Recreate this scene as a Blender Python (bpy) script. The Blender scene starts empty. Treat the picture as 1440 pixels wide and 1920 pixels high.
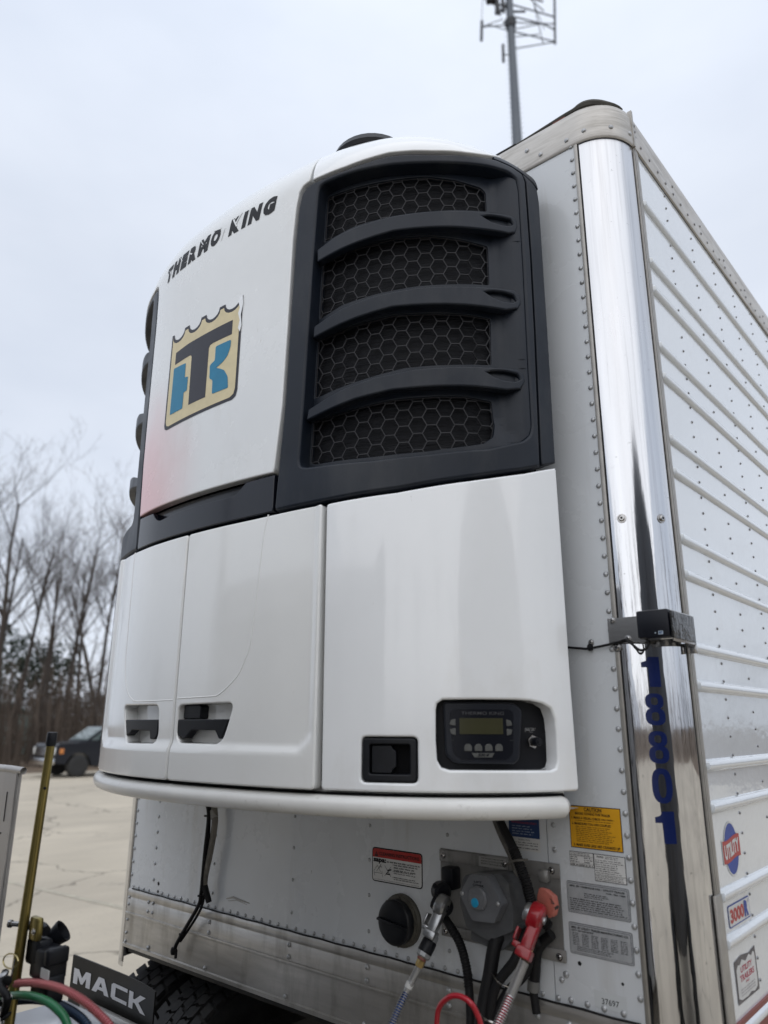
import bpy, bmesh, math, random
import numpy as np
from mathutils import Vector, Matrix
from mathutils.geometry import tessellate_polygon
random.seed(7)
R = math.radians
scn = bpy.context.scene
C = scn.collection
# ------------------------------------------------------------------ camera
cam_d = bpy.data.cameras.new('camera'); cam = bpy.data.objects.new('camera', cam_d); C.objects.link(cam)
CAM = Vector((2.0025, -1.9390, 2.0743)); YAW, PITCH, ROLL = .7172, .2819, .0041
_f = Vector((-math.sin(YAW)*math.cos(PITCH), math.cos(YAW)*math.cos(PITCH), math.sin(PITCH)))
_r = Vector((math.cos(YAW), math.sin(YAW), 0)); _u = _r.cross(_f)
_r2 = _r*math.cos(ROLL)+_u*math.sin(ROLL); _u2 = -_r*math.sin(ROLL)+_u*math.cos(ROLL)
cam.matrix_world = Matrix(((_r2.x,_u2.x,-_f.x,CAM.x),(_r2.y,_u2.y,-_f.y,CAM.y),(_r2.z,_u2.z,-_f.z,CAM.z),(0,0,0,1)))
cam_d.sensor_fit = 'VERTICAL'; cam_d.sensor_height = 36; cam_d.sensor_width = 27
cam_d.lens = 1375.09*36/1920
cam_d.clip_start = .05; cam_d.clip_end = 2000
cam_d.dof.use_dof = True; cam_d.dof.focus_distance = 2.45; cam_d.dof.aperture_fstop = 1.9
scn.camera = cam
# ------------------------------------------------------------------ sky, sun, exposure
SUN_AZ, SUN_EL = 142, 42          # azimuth measured clockwise from +Y
world = bpy.data.worlds.new('World'); scn.world = world; world.use_nodes = True
nt = world.node_tree; nt.nodes.clear()
def wn(t, **k):
    n = nt.nodes.new(t)
    for a, b in k.items(): setattr(n, a, b)
    return n
sky = wn('ShaderNodeTexSky', sky_type='NISHITA', sun_disc=False, sun_elevation=R(SUN_EL), sun_rotation=R(SUN_AZ), air_density=1.0, dust_density=2.5, ozone_density=1.2)
bg_sky = wn('ShaderNodeBackground'); bg_sky.inputs[1].default_value = .10
bg_cl = wn('ShaderNodeBackground'); bg_cl.inputs[1].default_value = 1.0
tc = wn('ShaderNodeTexCoord'); mp = wn('ShaderNodeMapping'); mp.inputs[3].default_value = (1,1,2.2)
nz = wn('ShaderNodeTexNoise'); nz.inputs['Scale'].default_value = 1.6; nz.inputs['Detail'].default_value = 5; nz.inputs['Roughness'].default_value = .52
rp = wn('ShaderNodeValToRGB'); rp.color_ramp.elements[0].position = .30; rp.color_ramp.elements[0].color = (.56,.615,.715,1)
rp.color_ramp.elements[1].position = .72; rp.color_ramp.elements[1].color = (.73,.775,.86,1)
sep = wn('ShaderNodeSeparateXYZ'); mr = wn('ShaderNodeMapRange'); mr.inputs[1].default_value = .55; mr.inputs[2].default_value = 1; mr.inputs[3].default_value = 1.0; mr.inputs[4].default_value = 1.35
mul = wn('ShaderNodeVectorMath', operation='SCALE'); mix = wn('ShaderNodeMixShader'); mix.inputs[0].default_value = .94
out = wn('ShaderNodeOutputWorld')
L = nt.links.new
L(tc.outputs['Generated'], mp.inputs[0]); L(mp.outputs[0], nz.inputs['Vector']); L(nz.outputs['Fac'], rp.inputs[0])
L(tc.outputs['Generated'], sep.inputs[0]); L(sep.outputs[2], mr.inputs[0])
L(rp.outputs[0], mul.inputs[0]); L(mr.outputs[0], mul.inputs['Scale']); L(mul.outputs[0], bg_cl.inputs[0])
L(sky.outputs[0], bg_sky.inputs[0]); L(bg_sky.outputs[0], mix.inputs[1]); L(bg_cl.outputs[0], mix.inputs[2]); L(mix.outputs[0], out.inputs[0])
sd = bpy.data.lights.new('sun', 'SUN'); sd.energy = .85; sd.angle = R(95); sd.color = (1,.95,.88)
sun = bpy.data.objects.new('sun', sd); C.objects.link(sun)
sdir = Vector((math.sin(R(SUN_AZ))*math.cos(R(SUN_EL)), math.cos(R(SUN_AZ))*math.cos(R(SUN_EL)), math.sin(R(SUN_EL))))
sun.rotation_euler = sdir.to_track_quat('Z', 'Y').to_euler(); sun.location = (5,-8,12)
scn.view_settings.view_transform = 'Standard'; scn.view_settings.look = 'None'
scn.view_settings.exposure = .26; scn.view_settings.gamma = 1; scn.view_settings.use_curve_mapping = False
scn.render.engine = 'CYCLES'
try: scn.cycles.max_bounces = 8; scn.cycles.use_denoising = True
except Exception: pass

# ------------------------------------------------------------------ materials
MATS = {}
def mat(name, col, rough=.5, metal=0., coat=0., var=None, bump=None, rvar=None, aniso=0., spec=None, dirt=None):
    """var=(scale, amount, (stretch xyz)) lightness variation; bump=(scale, strength, (stretch)); dirt=(colour, scale, lo, hi, stretch)"""
    if name in MATS: return MATS[name]
    m = bpy.data.materials.new(name); m.use_nodes = True; t = m.node_tree; b = t.nodes['Principled BSDF']
    b.inputs['Base Color'].default_value = (*col, 1); b.inputs['Roughness'].default_value = rough; b.inputs['Metallic'].default_value = metal
    b.inputs['Coat Weight'].default_value = coat; b.inputs['Coat Roughness'].default_value = .06; b.inputs['Anisotropic'].default_value = aniso
    if spec is not None: b.inputs['Specular IOR Level'].default_value = spec
    co = t.nodes.new('ShaderNodeNewGeometry').outputs['Position']   # the place's own coordinates, metres
    def noise(scale, st=(1,1,1), det=6, rg=.6):
        p = t.nodes.new('ShaderNodeMapping'); p.inputs[3].default_value = st
        n = t.nodes.new('ShaderNodeTexNoise'); n.inputs['Scale'].default_value = scale; n.inputs['Detail'].default_value = det; n.inputs['Roughness'].default_value = rg
        t.links.new(co, p.inputs[0]); t.links.new(p.outputs[0], n.inputs['Vector']); return n.outputs['Fac']
    cur = None
    if var:
        st = var[2] if len(var) > 2 else (1,1,1)
        r = t.nodes.new('ShaderNodeMapRange'); r.inputs[1].default_value = .3; r.inputs[2].default_value = .7
        r.inputs[3].default_value = 1-var[1]; r.inputs[4].default_value = 1+var[1]; t.links.new(noise(var[0], st), r.inputs[0])
        v = t.nodes.new('ShaderNodeVectorMath'); v.operation = 'SCALE'; v.inputs[0].default_value = col; t.links.new(r.outputs[0], v.inputs['Scale'])
        cur = v.outputs[0]
    for d in ([dirt] if dirt and not isinstance(dirt, list) else dirt or []):
        r = t.nodes.new('ShaderNodeMapRange'); r.inputs[1].default_value = d[2]; r.inputs[2].default_value = d[3]
        t.links.new(noise(d[1], d[4] if len(d) > 4 else (1,1,1), 8, .65), r.inputs[0])
        x = t.nodes.new('ShaderNodeMix'); x.data_type = 'RGBA'; t.links.new(r.outputs[0], x.inputs[0])
        if cur: t.links.new(cur, x.inputs[6])
        else: x.inputs[6].default_value = (*col, 1)
        x.inputs[7].default_value = (*d[0], 1); cur = x.outputs[2]
    if cur: t.links.new(cur, b.inputs['Base Color'])
    if rvar:
        r = t.nodes.new('ShaderNodeMapRange'); r.inputs[1].default_value = .3; r.inputs[2].default_value = .7; r.inputs[3].default_value = max(0, rough-rvar[1]); r.inputs[4].default_value = rough+rvar[1]
        t.links.new(noise(rvar[0], rvar[2] if len(rvar) > 2 else (1,1,1)), r.inputs[0]); t.links.new(r.outputs[0], b.inputs['Roughness'])
    if bump:
        n = noise(bump[0], bump[2] if len(bump) > 2 else (1,1,1), 4); bp = t.nodes.new('ShaderNodeBump'); bp.inputs['Strength'].default_value = bump[1]; bp.inputs['Distance'].default_value = bump[3] if len(bump) > 3 else .01
        t.links.new(n, bp.inputs['Height']); t.links.new(bp.outputs[0], b.inputs['Normal']); t.links.new(bp.outputs[0], b.inputs['Coat Normal'])
    MATS[name] = m; return m
W_PAINT = mat('white gelcoat', (.82,.835,.845), .18, coat=.8, var=(3,.02), rvar=(6,.08), bump=(1.5,.12,(1,1,.5),.02), dirt=[((.66,.65,.62),2.2,.55,.95,(1.5,1.5,.8)),((.38,.35,.30),46,.715,.78,(1,1,.5))])
W_DOOR = mat('cream white gelcoat', (.80,.805,.79), .15, coat=.9, var=(3,.03), rvar=(6,.07), bump=(1.6,.16,(1,1,.5),.02), dirt=[((.64,.63,.59),2.0,.55,.95,(1.5,1.5,.8)),((.38,.36,.32),40,.70,.82,(1,1,.3))])
W_TUBE = mat('white bumper tube', (.70,.695,.67), .32, coat=.3, var=(8,.05), dirt=((.30,.28,.25),16,.60,.80,(1,1,1)))
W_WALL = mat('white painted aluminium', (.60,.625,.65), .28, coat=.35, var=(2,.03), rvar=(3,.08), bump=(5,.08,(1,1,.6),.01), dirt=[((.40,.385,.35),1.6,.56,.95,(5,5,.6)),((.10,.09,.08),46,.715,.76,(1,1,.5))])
W_SIDE = mat('white side panel', (.68,.72,.76), .14, coat=1., var=(2,.02), bump=(5,.20,(1,1,1.5),.01), dirt=((.46,.45,.42),3,.60,.95,(1,1,2)))
ALU = mat('weathered aluminium', (.47,.455,.43), .42, .75, var=(5,.12,(1,1,8)), rvar=(12,.1,(1,1,14)), bump=(60,.06,(1,1,9),.002), dirt=((.17,.155,.13),3.4,.50,.85,(3,3,.8)))
ALU_TOP = mat('dirty top rail aluminium', (.50,.48,.45), .50, .55, var=(5,.10,(1,1,14)), rvar=(12,.1), bump=(70,.06,(1,1,12),.002), dirt=((.26,.24,.21),5,.48,.8,(1,1,10)))
ALU_EXT = mat('grey extrusion', (.36,.345,.32), .42, .6, var=(20,.12), dirt=((.12,.11,.09),9,.55,.8,(1,1,.3)))
STEEL = mat('polished stainless', (.64,.645,.66), .05, 1., var=(4,.05,(9,9,.5)), rvar=(7,.03,(9,9,.4)), bump=(9,.07,(2,2,.2),.01), dirt=[((.45,.45,.46),5,.5,.8,(14,14,.25)),((.25,.25,.25),60,.66,.74)])
def _worn(m):     # the guard is scratched dull towards the top, bright low down where it is wiped
    t = m.node_tree; b = t.nodes['Principled BSDF']; g = t.nodes.new('ShaderNodeNewGeometry'); s = t.nodes.new('ShaderNodeSeparateXYZ'); r = t.nodes.new('ShaderNodeMapRange')
    r.inputs[1].default_value = 2.5; r.inputs[2].default_value = 3.5; r.inputs[3].default_value = 0; r.inputs[4].default_value = .30; a = t.nodes.new('ShaderNodeMath'); src = b.inputs['Roughness'].links[0].from_socket
    t.links.new(g.outputs['Position'], s.inputs[0]); t.links.new(s.outputs[2], r.inputs[0]); t.links.new(r.outputs[0], a.inputs[0]); t.links.new(src, a.inputs[1]); t.links.new(a.outputs[0], b.inputs['Roughness'])
_worn(STEEL)
STEEL_B = mat('brushed stainless', (.42,.41,.40), .22, 1., var=(30,.1,(1,1,8)))
RIVET = mat('rivet metal', (.40,.41,.42), .38, .5, var=(40,.25))
RIVET_D = mat('dull rivet', (.26,.26,.27), .4, .6, var=(40,.25))
BLK = mat('charcoal moulded plastic', (.009,.013,.021), .40, spec=.30, var=(6,.12), rvar=(5,.10), bump=(260,.10,(1,1,1),.001), dirt=((.032,.035,.040),3.5,.5,.85,(2,2,.7)))
BLK_G = mat('glossy dark trim', (.006,.008,.014), .22, coat=.15, spec=.4, var=(6,.1), dirt=((.02,.021,.025),5,.55,.85,(4,4,.5)))
BLACK = mat('matt black', (.004,.004,.005), .7, spec=.1)
BLK_P = mat('black plastic', (.006,.007,.010), .42, spec=.3, var=(30,.2), bump=(200,.08,(1,1,1),.001))
RUB = mat('black rubber', (.006,.006,.007), .6, spec=.3, var=(20,.25), dirt=((.022,.021,.019),9,.6,.85))
HEX = mat('mesh grille bars', (.042,.042,.046), .5, spec=.25, var=(30,.15))
CORE = mat('cooling core fins', (.0035,.004,.006), .55, spec=.2, bump=(150,1.,(.1,.1,1),.006), var=(60,.5,(.4,.4,3)))
PINKW = mat('white gelcoat with painted pink reflection', (.76,.775,.775), .24, coat=.5, var=(3,.03), rvar=(6,.08), bump=(1.5,.12,(1,1,.5),.02), dirt=[((.62,.61,.58),2.2,.58,.95,(2,2,.6)),((.40,.38,.34),38,.70,.82,(1,1,.3))])
def _painted_reflection(m):      # pink reflection put into the base colour, lower left of the centre panel
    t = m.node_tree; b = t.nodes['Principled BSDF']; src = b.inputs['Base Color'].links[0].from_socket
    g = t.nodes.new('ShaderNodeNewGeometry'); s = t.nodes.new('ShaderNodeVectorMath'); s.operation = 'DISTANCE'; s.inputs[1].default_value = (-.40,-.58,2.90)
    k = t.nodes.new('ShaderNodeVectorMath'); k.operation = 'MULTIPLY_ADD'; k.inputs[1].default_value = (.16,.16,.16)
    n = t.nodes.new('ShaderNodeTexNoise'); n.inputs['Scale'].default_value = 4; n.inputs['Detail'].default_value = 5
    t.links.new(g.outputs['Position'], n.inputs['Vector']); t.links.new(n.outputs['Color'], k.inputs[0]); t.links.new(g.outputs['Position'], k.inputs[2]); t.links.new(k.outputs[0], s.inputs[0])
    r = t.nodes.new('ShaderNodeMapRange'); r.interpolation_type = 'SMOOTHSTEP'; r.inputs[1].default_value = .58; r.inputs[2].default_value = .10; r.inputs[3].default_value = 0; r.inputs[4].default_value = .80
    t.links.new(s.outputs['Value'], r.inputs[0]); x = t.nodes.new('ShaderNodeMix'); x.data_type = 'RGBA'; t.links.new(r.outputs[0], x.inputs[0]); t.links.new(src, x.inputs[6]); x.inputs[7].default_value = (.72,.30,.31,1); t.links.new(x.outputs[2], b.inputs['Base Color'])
_painted_reflection(PINKW)
def m_flat(name, c, rough=.45, coat=.15): return mat(name, c, rough, coat=coat*.3, spec=.3, var=(25,.06))
INK = m_flat('worn black decal', (.007,.007,.009), .5)
CREAM = m_flat('faded cream decal', (.66,.57,.36)); BLUE_D = m_flat('faded blue decal', (.025,.20,.34)); TGREY = m_flat('faded charcoal decal', (.035,.035,.045))
NAVY = m_flat('navy number vinyl', (.003,.011,.075), .35); YEL = m_flat('yellow label', (.62,.31,.012)); LW = m_flat('white label', (.60,.60,.59)); LGREY = mat('etched data plate', (.36,.375,.39), .4, .1, var=(40,.1))
LRED = m_flat('red label', (.38,.028,.024)); LNAVY = m_flat('navy label', (.02,.045,.13)); LBLUE = m_flat('blue logo', (.03,.065,.30)); LPINK = m_flat('red lettering', (.42,.035,.075))
# ------------------------------------------------------------------ objects
def prop(o, label=None, cat=None, group=None, kind=None):
    for k, v in (('label',label),('category',cat),('group',group),('kind',kind)):
        if v: o[k] = v
    return o
def thing(name, label, cat, loc=(0,0,0), rz=0, group=None):
    o = bpy.data.objects.new(name, None); o.empty_display_size = .2; C.objects.link(o); o.location = loc; o.rotation_euler = (0,0,rz)
    return prop(o, label, cat, group)
def adopt(o, parent, local=False):
    """verts are in place coordinates unless local"""
    if parent is not None:
        o.parent = parent
        if not local and parent.type == 'EMPTY': o.location = -Vector(parent.location)
    return o
class MB:
    def __init__(s): s.v = []; s.f = []; s.m = []
    def add(s, v, f, m=0):
        n = len(s.v); s.v += [tuple(p) for p in v]; s.f += [tuple(i+n for i in q) for q in f]; s.m += [m]*len(f); return s
    def box(s, a, b, m=0, M=None, c=0):
        (x0,y0,z0),(x1,y1,z1) = a, b
        if c:   # chamfered box: 24 verts
            vs = []; X, Y, Z = (x0,x1),(y0,y1),(z0,z1)
            bm = bmesh.new(); bmesh.ops.create_cube(bm, size=1)
            for v in bm.verts: v.co = Vector((X[v.co.x>0], Y[v.co.y>0], Z[v.co.z>0]))
            bmesh.ops.bevel(bm, geom=list(bm.edges), offset=c, segments=2, profile=.5, affect='EDGES')
            bm.verts.ensure_lookup_table(); vs = [v.co.copy() for v in bm.verts]; fs = [[v.index for v in f.verts] for f in bm.faces]; bm.free()
        else:
            vs = [Vector(p) for p in ((x0,y0,z0),(x1,y0,z0),(x1,y1,z0),(x0,y1,z0),(x0,y0,z1),(x1,y0,z1),(x1,y1,z1),(x0,y1,z1))]
            fs = [(0,3,2,1),(4,5,6,7),(0,1,5,4),(1,2,6,5),(2,3,7,6),(3,0,4,7)]
        if M is not None: vs = [M @ v for v in vs]
        return s.add(vs, fs, m)
    def tube(s, path, r, m=0, n=12, caps=True, sm=0):
        P = [Vector(p) for p in path]
        if sm: P = smooth(P, sm)
        if not isinstance(r, (list, tuple)): r = [r]*len(P)
        elif len(r) != len(P): r = list(np.interp(np.linspace(0,1,len(P)), np.linspace(0,1,len(r)), r))
        T = [(P[min(i+1,len(P)-1)]-P[max(i-1,0)]).normalized() for i in range(len(P))]
        a = T[0].orthogonal().normalized(); V = []; F = []
        for i, p in enumerate(P):
            a = (a-T[i]*a.dot(T[i])).normalized(); b = T[i].cross(a)
            V += [p+(a*math.cos(2*math.pi*k/n)+b*math.sin(2*math.pi*k/n))*r[i] for k in range(n)]
        for i in range(len(P)-1):
            for k in range(n): F.append((i*n+k, i*n+(k+1)%n, (i+1)*n+(k+1)%n, (i+1)*n+k))
        if caps: F += [tuple(range(n-1,-1,-1)), tuple((len(P)-1)*n+k for k in range(n))]
        return s.add(V, F, m)
    def coil(s, path, R_, r, pitch, m=0, sm=8):
        P = smooth([Vector(p) for p in path], sm); Ln = [0]
        for a, b in zip(P[:-1], P[1:]): Ln.append(Ln[-1]+(b-a).length)
        N = int(Ln[-1]/pitch*9); H = []; a = None; pt = None
        for i in range(N+1):
            d = Ln[-1]*i/N; j = min(max(int(np.searchsorted(Ln, d))-1, 0), len(P)-2); t = (d-Ln[j])/max(1e-9, Ln[j+1]-Ln[j])
            p = P[j].lerp(P[j+1], t); T = (P[j+1]-P[j]).normalized()
            a = T.orthogonal().normalized() if a is None else (a-T*a.dot(T)).normalized(); b = T.cross(a); th = 2*math.pi*d/pitch
            H.append(p+(a*math.cos(th)+b*math.sin(th))*R_)
        return s.tube(H, r, m, n=5)
    def lathe(s, prof, o, ax, m=0, n=24):
        o = Vector(o); ax = Vector(ax).normalized(); a = ax.orthogonal().normalized(); b = ax.cross(a); V = []; F = []
        for r, h in prof: V += [o+ax*h+(a*math.cos(2*math.pi*k/n)+b*math.sin(2*math.pi*k/n))*r for k in range(n)]
        for i in range(len(prof)-1):
            for k in range(n): F.append((i*n+k, i*n+(k+1)%n, (i+1)*n+(k+1)%n, (i+1)*n+k))
        F += [tuple(range(n-1,-1,-1)), tuple((len(prof)-1)*n+k for k in range(n))]
        return s.add(V, F, m)
    def rivet(s, p, nrm, r=.009, m=0, n=8):
        return s.lathe([(r,0),(r*.92,r*.32),(r*.6,r*.58),(r*.2,r*.68)], p, nrm, m, n)
    def screw(s, p, nrm, r=.009, m=0, m2=1):
        s.lathe([(r*1.5,0),(r*1.5,r*.25),(r,r*.3),(r,r*.7),(r*.75,r*.9)], p, nrm, m, 10)
        s.lathe([(r*.38,r*.9),(r*.38,r*.97)], p, nrm, m2, 6); return s
    def prism(s, poly, fn, d0, d1, m=0, r=0):
        """polygon in 2D; fn(a,b,d) -> point, d = depth; front at d0, back at d1"""
        n = len(poly); tri = tessellate_polygon([[Vector((a,b,0)) for a, b in poly]]); 
        V = [fn(a,b,d0) for a, b in poly]+[fn(a,b,d1) for a, b in poly]
        F = [tuple(t) for t in tri]+[tuple(n+i for i in reversed(t)) for t in tri]+[(i,n+i,n+(i+1)%n,(i+1)%n) for i in range(n)]
        return s.add(V, F, m)
    def build(s, name, mats, parent=None, angle=38, local=False, bevel=0):
        me = bpy.data.meshes.new(name); me.from_pydata(s.v, [], s.f)
        for q in (mats if isinstance(mats, (list,tuple)) else [mats]): me.materials.append(q)
        me.polygons.foreach_set('material_index', s.m)
        bm = bmesh.new(); bm.from_mesh(me); bmesh.ops.recalc_face_normals(bm, faces=bm.faces); bm.to_mesh(me); bm.free()
        me.polygons.foreach_set('use_smooth', [True]*len(me.polygons)); me.set_sharp_from_angle(angle=R(angle)); me.update()
        o = bpy.data.objects.new(name, me); C.objects.link(o)
        if bevel:
            b = o.modifiers.new('bevel', 'BEVEL'); b.width = bevel; b.segments = 2; b.limit_method = 'ANGLE'; b.angle_limit = R(40); b.harden_normals = False
        return adopt(o, parent, local)
def smooth(P, k=6):
    P = [Vector(p) for p in P]
    if len(P) < 3: return P
    Q = [2*P[0]-P[1]]+P+[2*P[-1]-P[-2]]; o = []
    for i in range(1, len(Q)-2):
        a, b, c, d = Q[i-1:i+3]
        for j in range(k):
            t = j/k; o.append(.5*((2*b)+(c-a)*t+(2*a-5*b+4*c-d)*t*t+(3*b-a-3*c+d)*t**3))
    o.append(P[-1]); return o
def rnd(poly, rad, k=5):
    """round a polygon's corners; rad = number or list"""
    n = len(poly); o = []
    for i in range(n):
        r = rad[i] if isinstance(rad, (list,tuple)) else rad
        p, a, b = Vector(poly[i]), Vector(poly[i-1]), Vector(poly[(i+1)%n])
        if r <= 0: o.append(tuple(p)); continue
        u, v = a-p, b-p; d = min(r, u.length*.48, v.length*.48); A, B = p+u.normalized()*d, p+v.normalized()*d
        for j in range(k+1):
            t = j/k; o.append(tuple(A*(1-t)**2+p*2*t*(1-t)+B*t*t))
    return o
def rrect(x0, y0, x1, y1, r=.01): return rnd([(x0,y0),(x1,y0),(x1,y1),(x0,y1)], r)
# ---- shape of the refrigeration unit's skin: (u, s, w) -> point; u runs along the plan curve, s up the front, w inward
_PC = [(0,.612),(.1,.610),(.2,.604),(.3,.594),(.4,.580),(.5,.561),(.6,.535),(.7,.495),(.8,.440),(.88,.382),(.94,.325),(1.0,.25),(1.04,.18),(1.066,.11),(1.076,.05),(1.08,-.02)]
def _cr(P, n=12):
    P = [(2*P[0][0]-P[1][0], P[1][1])]+list(P)+[(2*P[-1][0]-P[-2][0], 2*P[-1][1]-P[-2][1])]
    o = []
    for i in range(1, len(P)-2):
        for k in range(n):
            t = k/n; a,b,c,d = P[i-1],P[i],P[i+1],P[i+2]
            o.append(tuple(.5*((2*b[j])+(-a[j]+c[j])*t+(2*a[j]-5*b[j]+4*c[j]-d[j])*t*t+(-a[j]+3*b[j]-3*c[j]+d[j])*t**3) for j in (0,1)))
    o.append(P[-2]); return o
_L = np.array(_cr(_PC)); _L[0,0] = 0
_U = np.concatenate([[0], np.cumsum(np.hypot(np.diff(_L[:,0]), np.diff(_L[:,1])))])
_T = np.gradient(_L, _U, axis=0)
_T /= np.linalg.norm(_T, axis=1)[:,None]
UMAX = float(_U[-1])
_Z = np.array(_cr([(0,3.79),(.2,3.79),(.4,3.79),(.6,3.802),(.75,3.812),(.88,3.804),(1.0,3.772),(1.05,3.75),(1.09,3.72)]))
def _zr(x):
    t = min(1., max(0., (x-.35)/.70))
    return float(np.interp(x,_Z[:,0],_Z[:,1])), .25-.125*t*t*(3-2*t)
LEFT = .04
def SP(u, s, w=0.0):
    a = abs(u); sg = 1 if u >= 0 else -1
    x = np.interp(a,_U,_L[:,0]); d = np.interp(a,_U,_L[:,1])
    if sg < 0:
        t = min(1., max(0., (x-.2)/.6)); d -= LEFT*t*t*(3-2*t)
    tx = np.interp(a,_U,_T[:,0]); td = np.interp(a,_U,_T[:,1])
    nx, ny = -td, -tx                      # outward horizontal normal (x, y)
    q = math.hypot(nx, ny); nx /= q; ny /= q
    zs, RT = _zr(x)
    if s <= zs: ins, z, c, sn = 0., s, 1., 0.
    else:
        th = (s-zs)/RT
        if th < math.pi/2: c, sn = math.cos(th), math.sin(th); ins, z = RT*(1-c), zs+RT*sn
        else: c, sn = 0., 1.; ins, z = RT+(s-zs-RT*math.pi/2), zs+RT
    ins += w*c; z -= w*sn
    return (sg*(x-nx*ins), -d-ny*ins, z)
def area(p): return .5*sum(p[i-1][0]*p[i][1]-p[i][0]*p[i-1][1] for i in range(len(p)))
def resample(p, h):
    o = []
    for i in range(len(p)):
        a, b = p[i], p[(i+1)%len(p)]; d = math.dist(a, b)
        if d < 1e-6: continue
        k = max(1, int(math.ceil(d/h)))
        o += [(a[0]+(b[0]-a[0])*j/k, a[1]+(b[1]-a[1])*j/k) for j in range(k)]
    return o
def norms(p):
    """inward-left normals of a closed loop (material on the left)"""
    n = len(p); o = []
    for i in range(n):
        e1 = Vector(p[i])-Vector(p[i-1]); e2 = Vector(p[(i+1)%n])-Vector(p[i])
        t = (e1.normalized()+e2.normalized())
        t = t.normalized() if t.length > 1e-6 else e1.normalized()
        c = max(.5, t.dot(e1.normalized())); o.append(Vector((-t.y, t.x))/c)
    return o
def patch(name, outer, holes, parent, mats, w=0., depth=.03, r=.004, disp=None, h=.035, rim_mat=0, skin=None, hdepth=None):
    """a sheet that follows the unit's skin, with rounded edges turned inward; custom normals keep the paint fair"""
    S = skin or SP; D = disp or (lambda u, s: 0.)
    f = lambda u, s, ww=0.: Vector(S(u, s, w+ww-D(u, s)))
    def nrm(u, s):
        e = .004; a = f(u+e,s)-f(u-e,s); b = f(u,s+e)-f(u,s-e); n = a.cross(b)
        return n.normalized() if n.length > 1e-12 else Vector((0,-1,0))
    loops = [outer if area(outer) > 0 else outer[::-1]]+[q[::-1] if area(q) > 0 else q for q in holes]
    loops = [resample(q, .016) for q in loops]; NN = [norms(q) for q in loops]
    ins = [[(p[0]+n.x*r, p[1]+n.y*r) for p, n in zip(q, ns)] for q, ns in zip(loops, NN)]
    flat = [p for q in ins for p in q]
    tri = tessellate_polygon([[Vector((*p, 0)) for p in q] for q in ins])
    bm = bmesh.new(); vs = [bm.verts.new((*p, 0)) for p in flat]
    for t in tri:
        try: bm.faces.new([vs[i] for i in t])
        except ValueError: pass
    us_, ss_ = [p[0] for p in flat], [p[1] for p in flat]
    for lo, hi, ax in ((min(us_), max(us_), 0), (min(ss_), max(ss_), 1)):
        k = int((hi-lo)/h)
        for j in range(1, k+1):
            c = lo+(hi-lo)*j/(k+1); co = [0,0,0]; co[ax] = c; no = [0,0,0]; no[ax] = 1
            bmesh.ops.bisect_plane(bm, geom=bm.verts[:]+bm.edges[:]+bm.faces[:], plane_co=co, plane_no=no, dist=1e-6)
    bmesh.ops.join_triangles(bm, faces=bm.faces, angle_face_threshold=3.14, angle_shape_threshold=3.14) if False else None
    bm.verts.index_update()
    V, N, F, M = [], [], [], []
    for v in bm.verts:
        u, s = v.co.x, v.co.y; V.append(f(u,s)); N.append(nrm(u,s))
    for fc in bm.faces:
        ids = [v.index for v in fc.verts]
        if fc.normal.z < 0: ids.reverse()
        F.append(ids); M.append(0)
    bm.free()
    # rim
    for li, (q, ns) in enumerate(zip(loops, NN)):
        dp = depth if li == 0 else (hdepth if hdepth is not None else depth)
        rings = []
        for k in range(5):
            ph = math.pi/2*min(k,3)/3; ring = []
            for p, n in zip(q, ns):
                o = r-r*math.sin(ph); u, s = p[0]+n.x*o, p[1]+n.y*o
                P = f(u, s, r*(1-math.cos(ph)) if k < 4 else max(dp, r)); e = 1e-3
                outw = (f(u-n.x*e, s-n.y*e)-f(u, s)); outw = outw.normalized() if outw.length > 1e-9 else Vector((0,0,1))
                ring.append(len(V)); V.append(P); N.append((nrm(u,s)*math.cos(ph)+outw*math.sin(ph)).normalized())
            rings.append(ring)
        m = len(q)
        for a, b in zip(rings[:-1], rings[1:]):
            for i in range(m): F.append((a[(i+1)%m], a[i], b[i], b[(i+1)%m])); M.append(rim_mat)
    me = bpy.data.meshes.new(name); me.from_pydata(V, [], F)
    for q in (mats if isinstance(mats, (list,tuple)) else [mats]): me.materials.append(q)
    me.polygons.foreach_set('material_index', M); me.polygons.foreach_set('use_smooth', [True]*len(F))
    me.normals_split_custom_set_from_vertices(N); me.update()
    o = bpy.data.objects.new(name, me); C.objects.link(o); return adopt(o, parent)
def lay(name, pieces, fn, parent, mats, grid=None):
    """flat decal pieces [(verts2d, faces, mat)] laid on a surface with fn(a,b)"""
    V, F, M = [], [], []
    for vs, fs, mi in pieces:
        bm = bmesh.new(); q = [bm.verts.new((a,b,0)) for a, b in vs]
        for t in fs:
            try: bm.faces.new([q[i] for i in t])
            except ValueError: pass
        if grid:
            for ax in (0,1):
                c = [v[ax] for v in vs]; lo, hi = min(c), max(c); k = int((hi-lo)/grid)
                for j in range(1, k+1):
                    co = [0,0,0]; co[ax] = lo+(hi-lo)*j/(k+1); no = [0,0,0]; no[ax] = 1
                    bmesh.ops.bisect_plane(bm, geom=bm.verts[:]+bm.edges[:]+bm.faces[:], plane_co=co, plane_no=no, dist=1e-6)
        bm.verts.index_update(); n = len(V); V += [fn(v.co.x, v.co.y, mi) for v in bm.verts]
        for fc in bm.faces:
            ids = [v.index+n for v in fc.verts]; F.append(ids if fc.normal.z > 0 else ids[::-1]); M.append(mi)
        bm.free()
    me = bpy.data.meshes.new(name); me.from_pydata(V, [], F)
    for q in mats: me.materials.append(q)
    me.polygons.foreach_set('material_index', M); me.update()
    o = bpy.data.objects.new(name, me); C.objects.link(o); return adopt(o, parent)
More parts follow.
